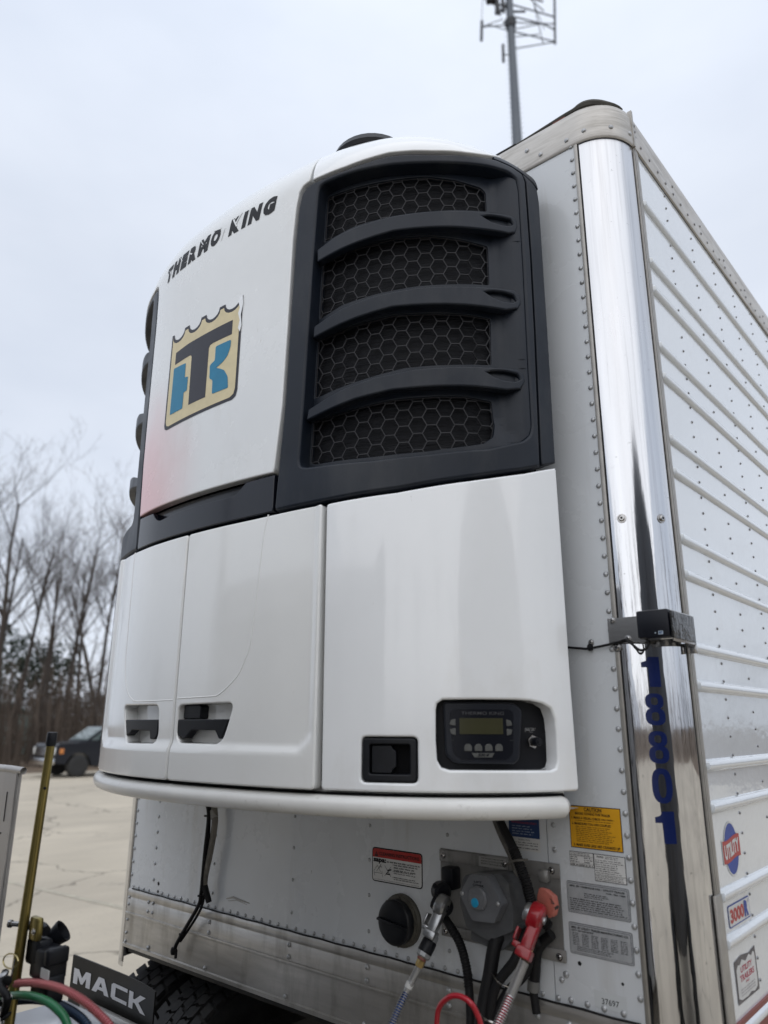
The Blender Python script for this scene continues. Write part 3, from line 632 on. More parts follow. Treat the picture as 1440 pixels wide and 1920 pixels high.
# gouge in the sheet
mb = MB(); mb.tube([(-.47,-.004,1.437),(-.43,-.0045,1.447),(-.38,-.004,1.442),(-.335,-.004,1.440)], [.002,.004,.0035,.0015], n=6); mb.tube([(-.46,-.004,1.430),(-.41,-.004,1.440),(-.35,-.004,1.433)], [.001,.002,.001], n=5); mb.build('gouge', ALU_EXT, tr)
# bottom rail
prof = [(.004,ZS+.001),(.009,ZS-.006),(.009,1.358),(.0075,1.356),(.0075,1.352),(.009,1.350),(.009,1.297),(.014,1.295),(.015,1.290),(.014,1.286),(.008,1.284),(.008,1.178),(.014,1.175),(.014,1.163),(0,1.162),(-.05,1.162)]
mb = MB(); strip_profile(mb, prof, [(-1.148,0,0,-1),(1.148,0,0,-1)])
for x_ in (-1.135,): 
    for z_ in (1.372-.02,1.325,1.265,1.215,1.182): mb.rivet((x_,-.010,z_), FY, .0065, 1)
for x_ in (-.985,-.952): 
    for z_ in (1.353,1.318): mb.rivet((x_,-.010,z_), FY, .007, 1)
for x_ in (-.56,-.105,.258,.574,.86): 
    for z_ in (1.345,1.308): mb.rivet((x_,-.010,z_), FY, .0085, 1)
    mb.rivet((x_-.01,-.010,1.187), FY, .008, 1)
for x_ in (-.96,.95,1.0,1.06,1.12): mb.rivet((x_,-.010,1.345 if x_ > 0 else 1.187), FY, .009, 1)
mb.build('bottom_rail', [ALU, RIVET], tr)
mb = MB(); mb.tube([(-1.12,-.008,ZS+.001)]+[(x_,-.009,ZS+.001+.001*math.sin(x_*40)) for x_ in np.linspace(-1.1,1.14,60)], .0028, n=5); mb.build('sealant_bead', RUB, tr)
# corner posts
for sx in (1,-1):
    mb = MB(); pr = [(0,1.08),(0,ZR+.004)]
    V = []; A = arc(RC, sx=sx, k=24)
    zz = list(np.linspace(1.08, ZR+.004, 12))
    for (x, y, nx, ny) in A: V += [(x, y, z) for z in zz]
    nz = len(zz); mb.add(V, [(i*nz+k,(i+1)*nz+k,(i+1)*nz+k+1,i*nz+k+1) for i in range(len(A)-1) for k in range(nz-1)])
    for a_ in (17.6, 64.5): 
        n_ = Vector((sx*math.sin(R(a_)), -math.cos(R(a_)), 0)); mb.screw(Vector((sx*XF,RC,2.636))+n_*RC, n_, .009, 1, 2)
    post = mb.build('corner_post', [STEEL, STEEL_B, RUB], tr)
    mb = MB(); a, b = sorted((sx*1.150, sx*1.163)); mb.box((a,-.006,1.10),(b,.0,ZR-.002), 0, c=.002)
    a, b = sorted((sx*1.163, sx*1.1665)); mb.box((a,-.0012,1.10),(b,.004,ZR-.004), 1)
    a, b = sorted((sx*(XS-.004), sx*(XS+.004))); 
    for y0, y1, e in ((.128,.133,-.003),(.1335,.1395,.002),(.1415,.150,.003),(.152,.160,.003),(.162,.170,.0015)):
        a, b = sorted((sx*(XS-.004), sx*(XS+.003+e))); mb.box((a,y0,1.10),(b,y1,ZR-.002 if e > 0 else ZR-.02), 0 if e > 0 else 1)
    mb.build('post_edging', [ALU_EXT, RUB], post)
    if sx > 0:
        mb = MB(); mb.box((XS+.001,.118,1.08),(XS+.0095,.165,1.668), 0, c=.003); mb.build('guard_edge', ALU_EXT, post)
# 18801
def post_fn(a, b, mi=0):  # a = arc distance from the post's front edge
    t = a/RC; return (XF+(RC+.0008)*math.sin(t), RC-(RC+.0008)*math.cos(t), b)
A1, A2 = R(23.6)*RC, R(44.8)*RC
BK = [('1',2.172,2.250),('8',2.075,2.155),('8',1.981,2.060),('0',1.885,1.969),('1',1.791,1.866)]
pcs = []
for ch, z0, z1 in BK:
    if ch == '1': w_ = A2-A1; pcs.append(poly_piece([(A1+.018,z0),(A2-.004,z0),(A2-.004,z1),(A1+.020,z1),(A1+.014,z1-.010),(A1+.001,z1-.014),(A1+.001,z1-.027),(A1+.018,z1-.027)], 0))
    else:
        def ov(cx, cy, rx, ry, k=28, p=2.6): return [(cx+rx*abs(math.cos(t))**(2/p)*(1 if math.cos(t) > 0 else -1), cy+ry*abs(math.sin(t))**(2/p)*(1 if math.sin(t) > 0 else -1)) for t in [2*math.pi*i/k for i in range(k)]]
        cx, h_ = (A1+A2)/2, z1-z0
        if ch == '0': pcs.append(poly_piece(ov(cx,(z0+z1)/2,.0250,h_/2), 0, [ov(cx,(z0+z1)/2,.0095,h_*.34)[::-1]]))
        else:
            lo, hi = z0+h_*.27, z1-h_*.245
            pcs.append(poly_piece(ov(cx,lo,.0250,h_*.275), 0, [ov(cx,lo,.0098,h_*.14)[::-1]])); pcs.append(poly_piece(ov(cx,hi,.0232,h_*.25), 0, [ov(cx,hi,.009,h_*.125)[::-1]]))
o_ = lay('number', pcs[:1]+pcs[1:], lambda a, b, mi=0: post_fn(a, b), tr, [NAVY], grid=.008)
# top rail, front and corner
prof = [(.004,ZR-.004),(.008,ZR),(.0095,ZR+.006),(.0085,ZR+.05),(.0075,ZT-.03),(.004,ZT-.012),(-.004,ZT-.001),(-.02,ZT+.003),(-.08,ZT+.006)]
pathf = [(-1.155,0,0,-1),(0,0,0,-1),(XF,0,0,-1)]+arc(RC)
mb = MB(); strip_profile(mb, prof, [(-XS,RC,-1,0)]+arc(RC, sx=-1)[::-1]+[(0,0,0,-1)]+arc(RC))
for k in range(24): mb.rivet((1.13-k*.098,-.009,ZR+.028+(.0 if k % 2 else .0)), FY, .0085, 1)
for k in range(3): mb.rivet((.70+k*.14,-.0085,ZR+.075), FY, .0085, 1)
for a_ in (14,48,78): 
    n_ = Vector((math.sin(R(a_)), -math.cos(R(a_)), 0)); mb.rivet(Vector((XF,RC,ZR+.034))+n_*(RC+.0085), n_, .0085, 1)
n_ = Vector((1,0,0))
mb.build('top_rail', [ALU_TOP, RIVET], tr)
# side top rail
SR = [(.002,ZR-.004),(.008,ZR-.002),(.009,ZR+.010),(.009,ZR+.052),(.006,ZR+.056),(.006,ZR+.098),(.004,ZT-.012),(-.006,ZT+.002),(-.03,ZT+.008),(-.10,ZT+.010)]
for sx in (1,-1):
    mb = MB(); strip_profile(mb, SR, [(sx*XS,.136,sx,0),(sx*XS,8,sx,0),(sx*XS,16.1,sx,0)])
    if sx > 0:
        for k in range(60): mb.rivet((XS+.009,.19+k*.075,ZR+.030), n_, .0062, 1)
        for k in range(14): mb.rivet((XS+.006,.50+k*.30,ZR+.072), n_, .006, 1)
        mb.box((XS-.002,.127,ZR-.004),(XS+.012,.137,ZT+.004), 2)
        for z_ in (ZR+.05,ZR+.075,ZR+.10): mb.rivet((XS+.006,.155,z_), n_, .006, 1)
    mb.build('side_top_rail', [ALU_TOP, RIVET_D, ALU_EXT], tr)
mb = MB(); mb.box((-XS+.02,.17,ZT-.02),(XS-.02,16.08,ZT+.004)); mb.box((-XF,.02,ZT-.02),(XF,.17,ZT+.003)); mb.build('roof', W_SIDE, tr)
# lip of sealant and a smashed marker lamp over the corner
mb = MB(); mb.tube([(XF-.5,.02,ZT+.004),(XF-.2,.012,ZT+.007),(XF-.05,.01,ZT+.012)]+[(XF+(RC-.012)*math.sin(R(t)), RC-(RC-.012)*math.cos(R(t)), ZT+.012+.004*math.sin(t*.1)) for t in range(0,85,8)], [.004,.006,.010,.014,.015,.014,.010,.006,.003], n=8, sm=3); mb.build('sealant_lip', mat('weathered sealant', (.055,.052,.045), .8, var=(30,.3)), tr)
mb = MB(); mb.box((1.075,.006,ZT-.001),(1.125,.02,ZT+.016), 0, c=.004); mb.build('marker_lamp', mat('faded red lamp lens', (.16,.05,.035), .6), tr)
mb = MB(); mb.box((.80,.004,ZT-.001),(.93,.04,ZT+.012), 0, c=.005); mb.build('marker_lamp', RUB, tr)
# side walls
RZ = [1.551,1.658,1.868,1.972,2.180,2.284,2.490,2.597,2.800,2.906,3.112,3.217,3.418,3.522,3.742,1.24,1.35]
for sx in (1,-1):
    prof = []; zs_ = sorted(RZ)
    prof.append((0,1.14))
    for z in zs_:
        for k in range(9):
            t = math.pi*k/8; prof.append((.0135*math.sin(t)**1.3, z-.0165*math.cos(t)))
    prof.append((0,ZR+.004))
    ys = [.1685,.175]+list(np.linspace(.3,16.05,50)); mb = MB()
    pl = [(sx*(XS-.012),.1685,sx,0)]+[(sx*XS,y,sx,0) for y in ys[1:]]
    strip_profile(mb, prof, pl)
    if sx > 0:
        for c in range(16):
            y_ = .415+c*.262
            for k in range(50):
                z_ = 1.42+k*.0521+(.02 if c % 2 else 0)
                if z_ < ZR-.02 and all(abs(z_-q) > .019 for q in RZ): mb.lathe([(.0047,0),(.004,.0026),(.002,.0038)], (XS,y_,z_), n_, 1, 6)
    mb.build('side_wall', [W_SIDE, RIVET_D], tr, angle=50)
    mb = MB(); a, b = sorted((sx*(XS-.02), sx*(XS+.006))); mb.box((a,.17,1.08),(b,16.05,1.375), 0)
    for k in range(26):
        if sx > 0: mb.box((XS+.0061,.40+k*.6,1.20),(XS+.008,.70+k*.6,1.25), 1); mb.box((XS+.0061,.70+k*.6,1.20),(XS+.008,1.0+k*.6,1.25), 2)
    mb.build('side_bottom_rail', [mat('dark red lower rail', (.20,.045,.035), .45, var=(10,.2)), LRED, LW], tr)
mb = MB(); mb.box((-1.28,16.0,1.1),(1.28,16.06,4.06)); mb.build('rear_wall', W_SIDE, tr)
mb = MB(); mb.box((-1.14,.012,1.145),(1.14,1.9,1.160), 0); mb.box((-.6,.5,1.09),(.6,1.9,1.145), 0); mb.box((-1.12,1.9,1.10),(1.12,16,1.16), 0)
for y_ in np.arange(2.2,15.8,.4): mb.box((-1.1,y_,1.02),(1.1,y_+.06,1.10), 0)
mb.box((-1.13,.004,1.140),(1.13,.012,1.160), 0, c=.003)
mb.lathe([(.03,0),(.045,-.02),(.03,-.04),(.045,-.09)], (0,.9,1.085), (0,0,1), 0, 16)
mb.build('coupler_plate', mat('greasy black steel', (.012,.012,.012), .55, var=(14,.5), dirt=((.05,.042,.032),12,.5,.8)), tr)
# ------------------------------------------------------------------ labels on the front wall
fw = lambda a, b, mi=0: (a, -.0062-.0005*mi if a > 9 else -.0027-.0005*mi, b)
def wall_fn(y0=-.0025): return lambda a, b, mi=0: (a, y0-.0006*mi, b)
x0,x1,z0,z1 = .982,1.128,1.762,1.867
p = [rect_piece(x0,z0,x1,z1,0), rect_piece(x0+.002,z0+.002,x1-.002,z1-.002,1), text_piece('CAUTION',x0+.044,z1-.0125,x0+.094,z1-.0035,2,.03), rect_piece(x0+.044,z1-.0145,x0+.094,z1-.0138,2),
     text_piece('BEFORE TOWING THIS TRAILER',x0+.018,z1-.0225,x1-.028,z1-.0165,2,.03), text_piece('1. MAKE A VISUAL CHECK',x0+.007,z1-.0335,x0+.090,z1-.0275,2,.03)]
p += fine_print(x0+.092,z1-.033,x1-.018,z1-.027,1,2,3,.7,0)+fine_print(x0+.018,z1-.039,x1-.015,z1-.0345,1,2,4)
p += [text_piece('2. MAKE SURE YOU ARE COUPLED',x0+.007,z1-.0475,x1-.028,z1-.0415,2,.03)]+fine_print(x0+.018,z0+.015,x1-.014,z1-.0495,9,2,5)+[text_piece('3. MAKE SURE LEGS ARE CRANKED UP',x0+.009,z0+.005,x1-.008,z0+.0115,2,.03)]
lay('caution_label', p, wall_fn(), tr, [INK, YEL, INK])['label'] = 'yellow caution label with black print'
x0,x1,z0,z1 = 1.045,1.131,1.688,1.7525
p = [rect_piece(x0,z0,x1,z1,0), rect_piece(x0+.0015,z0+.0015,x1-.0015,z1-.0015,1), text_piece('FHWA',x0+.009,z1-.009,x0+.028,z1-.0035,2,.02), rect_piece(x0+.002,z0+.0155,x1-.002,z0+.0163,2)]+fine_print(x0+.032,z1-.0105,x1-.01,z1-.003,2,2,6,.6)+fine_print(x0+.004,z0+.018,x1-.005,z1-.012,7,2,7)+fine_print(x0+.004,z0+.003,x1-.004,z0+.0145,3,2,8,.6)
lay('info_label', p, wall_fn(-.003), tr, [INK, LW, INK])
x0,x1,z0,z1 = .976,1.0445,1.717,1.7525
p = [rect_piece(x0,z0,x1,z1,0), rect_piece(x0+.0012,z0+.0012,x1-.0012,z1-.0012,1), rect_piece(x0+.001,z0+.0075,x1-.001,z0+.0081,2), rect_piece(x0+.001,z1-.0105,x1-.001,z1-.0099,2)]+fine_print(x0+.003,z1-.0095,x1-.004,z1-.0015,2,2,9,.6)+fine_print(x0+.003,z0+.009,x0+.028,z1-.011,3,2,10,.6)+fine_print(x0+.042,z0+.009,x1-.002,z1-.011,3,2,11,.6)+fine_print(x0+.003,z0+.0015,x1-.003,z0+.007,1,2,12,.8,0)
lay('info_label', p, wall_fn(), tr, [INK, LW, INK])
def plate(x0, x1, z0, z1, lines, seed, cols):
    p = [poly_piece(rrect(x0,z0,x1,z1,.006),0), poly_piece(rrect(x0+.001,z0+.001,x1-.001,z1-.001,.005),1), poly_piece(rrect(x0+.004,z0+.0045,x1-.004,z1-.0045,.004),2), poly_piece(rrect(x0+.0046,z0+.0051,x1-.0046,z1-.0051,.004),3)]
    z = z1-.0085
    for t, a, b, h in lines: p.append((lambda q: q)(text_piece(t, x0+a, z-h, x0+b, z, 4, .03))); z -= h+.0022
    if cols: 
        for i in range(6): p += fine_print(x0+.011+i*.026,z0+.021,x0+.030+i*.026,z,8,4,seed+i,.6,.05)
        p += fine_print(x0+.022,z0+.009,x1-.05,z0+.020,3,4,seed+8,.6)
    else: p += fine_print(x0+.05,z-.014,x1-.055,z-.001,3,4,seed,.6)+fine_print(x0+.009,z0+.007,x1-.008,z-.016,6,4,seed+1,.65,.1)
    return p
lay('data_plate', plate(.962,1.134,1.604,1.679,[('MFD. BY / FABRIQUE PAR :  UTILITY TRAILER',.010,.162,.0052),('TYPE : TRA / REM',.110,.162,.004)],21,False), wall_fn(), tr, [TGREY, LGREY, TGREY, LGREY, INK])
lay('data_plate', plate(.961,1.1335,1.508,1.581,[('MFD. BY UTILITY TRAILER MANUFACTURING CO.',.009,.163,.0052),('CITY OF INDUSTRY',.009,.070,.0038)],41,True), wall_fn(), tr, [TGREY, LGREY, TGREY, LGREY, INK])
lay('serial_label', [rect_piece(1.02,1.398,1.105,1.436,0), text_piece('37697',1.040,1.409,1.085,1.422,1,.0)], wall_fn(-.0022), tr, [mat('clear film', (.56,.585,.60), .2), INK])
# cleaning label
x0,x1,z0,z1 = .271,.478,1.592,1.6925; W_ = x1-x0
ped = rrect(x0+.0035,z0+.0035,x1-.0035,z1-.0035,.010)
p = [poly_piece(rrect(x0,z0,x1,z1,.013),0), poly_piece(ped,1), poly_piece(rnd([(x0+.0035,z1-.029),(x1-.0035,z1-.029),(x1-.0035,z1-.0035),(x0+.0035,z1-.0035)],[0,0,.01,.01]),2),
     poly_piece([(x0+.011,z1-.026),(x0+.027,z1-.026),(x0+.019,z1-.011)],3), poly_piece([(x0+.0175,z1-.017),(x0+.0205,z1-.017),(x0+.0195,z1-.0225),(x0+.0185,z1-.0225)],4), text_piece('CLEANING INSTRUCTIONS',x0+.032,z1-.022,x1-.011,z1-.012,3,.02),
     text_piece('sapa:',x0+.007,z1-.047,x0+.061,z1-.032,3,.045)]
p += fine_print(x0+.065,z1-.041,x1-.008,z1-.035,1,3,50,.8,0)
for k, (a, b) in enumerate(((.037,.022),(.056,.011),(.073,.011))):
    p += fine_print(x0+.093,z1-a-.008-b+.004,x1-.012,z1-a-.004,3 if k == 0 else 2,3,51+k,.6); p.append(rect_piece(x0+.089,z1-a-.009,x0+.0905,z1-a-.006,3))
p += fine_print(x0+.012,z0+.006,x1-.012,z0+.009,1,3,58,.5,0)
def ln(a, b, c, d, w_=.0006, mi=3): 
    e = Vector((c-a,d-b)); n = Vector((-e.y,e.x)).normalized()*w_; return ([(a-n.x,b-n.y),(c-n.x,d-n.y),(c+n.x,d+n.y),(a+n.x,b+n.y)], [(0,1,2,3)], mi)
bx, bz = x0+.010, z0+.016
for s_ in ((0,.010,.034,.010),(0,.010,.004,.0),(.034,.010,.036,.0),(0,.010,.0,.018),(.034,.010,.034,.018),(.0,.018,.006,.02),(.010,.014,.03,.036),(.028,.014,.012,.034),(.006,.022,.012,.030),(.026,.036,.033,.026),(.022,.026,.03,.03),(.045,.004,.072,.034),(.045,.034,.072,.004),(.050,.010,.068,.010),(.050,.011,.068,.011),(.056,.022,.073,.026),(.058,.021,.073,.024),(.053,.012,.064,.020)): p.append(ln(bx+s_[0],bz+s_[1],bx+s_[2],bz+s_[3], .0011 if s_[0] in (.050,.056,.058) else .0006))
lay('cleaning_label', p, wall_fn(-.0045), tr, [INK, LW, LRED, INK, LRED])
# inspection sticker beside the conduit
x0,x1,z0,z1 = .792,.890,1.738,1.86
p = [rect_piece(x0,z0,x1,z1,0), rect_piece(x0,z0+.034,x1,z1,1), text_piece('INSPECTION',x0+.030,z0+.026,x0+.066,z0+.0305,2,.0)]+[text_piece('FOR PROFESSIONAL ROOF USE ONLY',x0+.010,z1-.052,x1-.008,z1-.047,3,.0)]
p += [q for q in fine_print(x0+.012,z0+.040,x1-.012,z1-.055,4,2,70,.5)]
p = [(v,f,(2 if (mi == 2 and max(a[1] for a in v) < z0+.034) else (4 if mi == 2 else mi))) for v,f,mi in p]+fine_print(x0+.012,z0+.012,x1-.006,z0+.024,2,2,71,.5,0)+fine_print(x0+.014,z0+.004,x1-.006,z0+.010,1,2,72,.6,0)
lay('inspection_sticker', p, wall_fn(-.0045), tr, [LW, LNAVY, INK, LRED, mat('pale blue print', (.28,.33,.42), .5)])
# ------------------------------------------------------------------ logos on the side wall
sf = lambda a, b, mi=0: (XS+.0012+.0005*mi, a, b)
cy, cz, rx, rz = .306, 1.756, .071, .066   # y, z centre of the globe
th = [2*math.pi*i/40 for i in range(40)]; ovl = lambda k, g=0: [(cy+(rx*k+g)*.72*math.cos(t), cz+(rz*k+g)*math.sin(t)) for t in th]
def wave(y): return -.010*math.sin((y-cy)/.085*math.pi*1.0)*-1
yy = np.linspace(-.072,.072,20)
slope = .0
band = lambda h, e: [(cy+y, cz+.16*y*0+.005*math.sin(y/.072*math.pi*.75)-h) for y in yy*e]+[(cy+y, cz+.005*math.sin(y/.072*math.pi*.75)+h) for y in (yy*e)[::-1]]
p = [poly_piece([(cy+(.061)*math.cos(t), cz+.068*math.sin(t)) for t in th],0), poly_piece([(cy+.056*math.cos(t), cz+.063*math.sin(t)) for t in th],1), poly_piece(band(.030,1.06),0)]
for k_ in (.33,.72):
    for sg in (1,-1):
        q = [(cy+sg*.056*k_*math.cos(t), cz+.063*math.sin(t)) for t in np.linspace(-1.5,1.5,24)]
        p += [ln(*q[i],*q[i+1],.0009,0) for i in range(23) if abs(q[i][1]-cz) > .03]
for zz_ in (.040,-.040): 
    q = [(cy+x_*.001, cz+zz_+(.0012*abs(x_)**.5)*(1 if zz_ > 0 else -1)*-1+.004) for x_ in range(-38,39,4)]
    p += [ln(*q[i],*q[i+1],.0009,0) for i in range(len(q)-1)]
p += [poly_piece(band(.0275,1.0),2)]
v, f, _ = text_piece('UTILITY', cy-.062, -.018, cy+.062, .018, 3, .05); p.append(([(a, cz+b*(1.0)+.005*math.sin((a-cy)/.072*math.pi*.75)) for a, b in v], f, 3))
lay('globe_logo', p, lambda a, b, mi=0: (XS+.001+.0004*(mi if mi != 0 else 0)+(.0002 if mi == 0 else 0), a, b), tr, [LW, LBLUE, mat('logo red', (.40,.035,.035), .4), LW], grid=None)
p = [poly_piece(rrect(.219,1.576,.400,1.628,.008),0), poly_piece(rrect(.222,1.579,.397,1.625,.007),1), text_piece('3000',.231,1.585,.345,1.618,2,.045), text_piece('R',.348,1.583,.383,1.622,3,.06), text_piece('\'',.385,1.614,.388,1.622,3)]
lay('model_label', p, sf, tr, [LBLUE, LW, mat('logo red', (.4,.035,.035)), LBLUE])
p = [poly_piece([(.222,1.405),(.402,1.403),(.400,1.506),(.345,1.499),(.28,1.506),(.221,1.500)],0), poly_piece([(.229,1.418),(.250,1.411),(.30,1.409),(.33,1.413),(.36,1.408),(.385,1.413),(.391,1.43),(.389,1.492),(.375,1.497),(.362,1.489),(.34,1.497),(.31,1.487),(.28,1.496),(.262,1.487),(.245,1.489),(.231,1.480)],1),
     text_piece('UTILITY',.262,1.468,.358,1.4815,2,.02), text_piece('TRAILERS',.252,1.449,.370,1.463,2,.02), text_piece('INC',.297,1.440,.325,1.4455,2,.02)]+fine_print(.25,1.417,.375,1.436,3,3,80,.5,.1)
lay('dealer_sticker', p, sf, tr, [mat('sticker glue shadow', (.13,.12,.12), .7, var=(50,.3)), LW, LPINK, mat('sticker faint print', (.30,.28,.30), .5)])
# ------------------------------------------------------------------ filler cap, connector plate, socket box
mb = MB(); o_ = Vector((.398,-.003,1.497))
mb.lathe([(.074,0),(.074,.010),(.069,.014),(.069,.020),(.060,.022),(.060,.030)], o_, FY, 1, 40)
mb.lathe([(.062,.022),(.063,.043),(.060,.047),(.054,.049),(.03,.049),(.005,.049)], o_, FY, 0, 40)
Mx = Matrix.Translation(o_+Vector((0,-.053,0))) @ Matrix.Rotation(R(6),4,'Y'); mb.box((-.058,-.007,-.004),(.058,.006,.004), 0, Mx, .003)
for k in range(8):
    a_ = k*math.pi/4; mb.lathe([(.006,.02),(.005,.024)], o_+Vector((math.cos(a_)*.066,0,math.sin(a_)*.066)), FY, 1, 8)
mb.build('filler_cap', [BLK_P, mat('dusty ring', (.07,.065,.052), .6, var=(30,.3))], tr)
CP = mat('dull steel plate', (.24,.235,.225), .42, .35, var=(6,.15), dirt=((.07,.065,.06),7,.5,.8,(3,3,.7)))
mb = MB(); mb.box((.549,-.007,1.481),(.945,-.0036,1.716), 0); mb.box((.549,-.0135,1.682),(.79,-.0072,1.714), 0, c=.002); mb.box((.79,-.0115,1.680),(.948,-.0072,1.716), 0, c=.002); mb.box((.555,-.0135,1.483),(.953,-.0072,1.512), 0, c=.002)
for x_, z_ in ((.563,1.698),(.778,1.699),(.925,1.699),(.568,1.497),(.935,1.495)): mb.screw((x_,-.013,z_), FY, .0065, 1, 2)
cpl = mb.build('connector_plate', [CP, STEEL_B, RUB], tr)
lay('plate_label', [rect_piece(.692,1.684,.783,1.711,0)]+[text_piece(t, .700, 1.704-.0068*k, .700+l_, 1.7083-.0068*k, 1, .0) for k, (t, l_) in enumerate((('THIS TRAILER IS ABS EQUIPPED',.079),('MAINTAIN CONTINUOUS ELECTRICAL',.079),('POWER TO THE AUXILIARY PLUG',.075)))], wall_fn(-.0142), cpl, [mat('aged label', (.30,.295,.28), .5), INK])
GREYP = mat('grey socket plastic', (.085,.088,.093), .45, spec=.3, var=(20,.15), bump=(180,.08,(1,1,1),.001), dirt=((.12,.118,.11),10,.55,.8))
mb = MB(); bodyp = rnd([(.688,1.655),(.700,1.672),(.815,1.688),(.838,1.668),(.850,1.60),(.848,1.555),(.770,1.520),(.70,1.54),(.680,1.60)], .008, 3)
fnb = lambda a, b, d: (a, d, b)
mb.prism(bodyp, fnb, -.095, -.008); mb.box((.672,-.05,1.585),(.700,-.008,1.625), 0, c=.004)
mb.prism(rnd([(.705,1.57),(.700,1.507),(.79,1.493),(.853,1.545),(.85,1.57)], .006, 3), fnb, -.075, -.008)
nb = mb.build('socket_box', GREYP, cpl, bevel=.003, angle=18)
mb = MB(); cv = rnd([(.741,1.684),(.797,1.684),(.838,1.622),(.812,1.574),(.742,1.570),(.703,1.63)], .006, 3)
mb.prism(cv, fnb, -.128, -.096); mb.lathe([(.030,0),(.030,.006),(.026,.010),(.022,.011)], (.765,-.128,1.628), FY, 0, 24)
mb.box((.744,-.140,1.602),(.787,-.128,1.640), 0, c=.005)
for x_, z_ in ((.712,1.632),(.826,1.622)): mb.rivet((x_,-.128,z_), FY, .006, 1)
lid = mb.build('socket_lid', [mat('socket lid plastic', (.125,.13,.14), .35, var=(20,.12), bump=(180,.05,(1,1,1),.001)), RIVET], cpl, angle=25)
lay('socket_lettering', [text_piece('LIFT', .752,1.664,.778,1.669, 0, .03), text_piece('COVER',.748,1.655,.784,1.661,0,.03)], wall_fn(-.1285), lid, [INK])
mb = MB(); mb.lathe([(.0115,0),(.0115,.002),(.009,.003)], (.762,-.1405,1.618), FY, 0, 20); mb.build('blue_dot', mat('bright blue dot', (.01,.28,.50), .4), lid)
# conduit from the unit to the box
mb = MB(); pa = [at(925,1500,-.05),at(940,1545,-.06),at(962,1590,-.075),at(985,1650,-.085),at(1000,1700,-.075),(.93,-.05,1.57)]
mb.tube(pa, .0125, n=14, sm=6); mb.coil(pa[2:], .0125, .0028, .006)
mb.tube([at(915,1505,-.03),at(935,1560,-.03),at(962,1620,-.03),at(975,1680,-.03)], .006, 1, sm=5)
mb.tube([at(948,1622,-.05),at(965,1614,-.115),at(990,1612,-.105)], .003, 1, n=6, sm=4)
mb.build('conduit', [RUB, mat('grey sleeve', (.10,.095,.085), .7, var=(40,.3))], cpl)
def ties(mb, p, ax, r=.016, m=0): mb.lathe([(r,-.003),(r+.0015,-.003),(r+.0015,.003),(r,.003)], p, ax, m, 14)
# cables dropping from the box
th_ = thing('electric_cable', 'thick black electric cable dropping from the grey socket box', 'cable', at(905,1900,-.08))
mb = MB(); mb.tube([(.800,-.05,1.53),at(930,1765,-.08),at(918,1830,-.10),at(905,1900,-.12),at(895,1990,-.15)], .0185, n=14, sm=6); mb.build('cable_sheath', RUB, th_)
mb = MB(); mb.tube([(.86,-.04,1.53),at(985,1750,-.06),at(965,1800,-.09),at(930,1850,-.11),at(915,1920,-.12),at(905,2000,-.12)], .0125, n=12, sm=6)
o_ = mb.build('rubber_cable', RUB, None); prop(o_, 'bundled black cable sweeping left under the red coupling, tied with a steel ring', 'cable')
mb = MB(); mb.tube([(.89,-.04,1.52),at(1000,1765,-.05),at(985,1825,-.06),at(950,1862,-.09),at(925,1920,-.11),at(915,2000,-.11)], .0115, n=12, sm=6)
mb.tube([at(923,1826,-.13),at(935,1842,-.15),at(958,1852,-.12),at(962,1846,-.09)], .0022, 1, n=6, sm=4); mb.tube([at(898,1900,-.15),at(915,1914,-.17),at(942,1922,-.15)], .003, 1, n=6, sm=4)
mb.build('cable_branch', [RUB, STEEL_B], o_)
mb = MB(); mb.tube([(.925,-.03,1.55),at(1008,1780,-.03),at(1003,1830,-.03),at(1000,1850,-.03)], .014, 0, sm=4); mb.tube([at(1001,1838,-.03),at(1000,1858,-.03)], .0165, 1); mb.tube([at(1000,1858,-.03),at(1006,1900,-.03)], .011, 0)
o_ = mb.build('drop_conduit', [RUB, mat('grey fitting', (.13,.13,.125), .5)], None); prop(o_, 'short black conduit with grey fitting behind the red coupling', 'conduit')
# left drain hoses
mb = MB(); mb.tube([at(386,1500,-.06),at(391,1530,-.06),at(384,1600,-.06),at(377,1675,-.05),at(371,1700,-.05),at(345,1745,-.05),at(331,1770,-.05),at(327,1784,-.05)], .0072, n=10, sm=6)
mb.tube([at(394,1500,-.05),at(392,1560,-.05),at(388,1620,-.04),at(384,1670,-.04),at(376,1705,-.042),at(352,1745,-.042),at(338,1765,-.045)], .0050, n=8, sm=6)
for q in ((388,1530),(376,1680),(341,1752)): mb.lathe([(.012,-.003),(.012,.003)], at(*q,-.055), (0,.1,1), 0, 10)
mb.lathe([(.011,-.012),(.014,0),(.011,.012)], at(326,1783,-.05), (0,0,1), 0, 10); mb.box(tuple(at(330,1786,-.05)-Vector((.004,.004,.02))), tuple(at(330,1786,-.05)+Vector((.004,.004,.01))))
mb.build('drain_line', RUB, unit)
mb = MB(); mb.tube([at(400,1500,-.04),at(403,1540,-.04),at(394,1600,-.045),at(385,1640,-.045),at(383,1668,-.04)], [.012,.0125,.0115,.0125,.011], 0, n=12, sm=6); mb.tube([at(383,1660,-.042),at(392,1692,-.035)], [.013,.011], 1)
mb.tube([at(399,1520,-.042),at(402,1534,-.042)], .0155, 2)
mb.build('drain_sleeve', [mat('grubby drain sleeve', (.19,.175,.15), .7, var=(30,.25)), RUB, mat('pale clamp', (.35,.34,.31), .5)], unit)
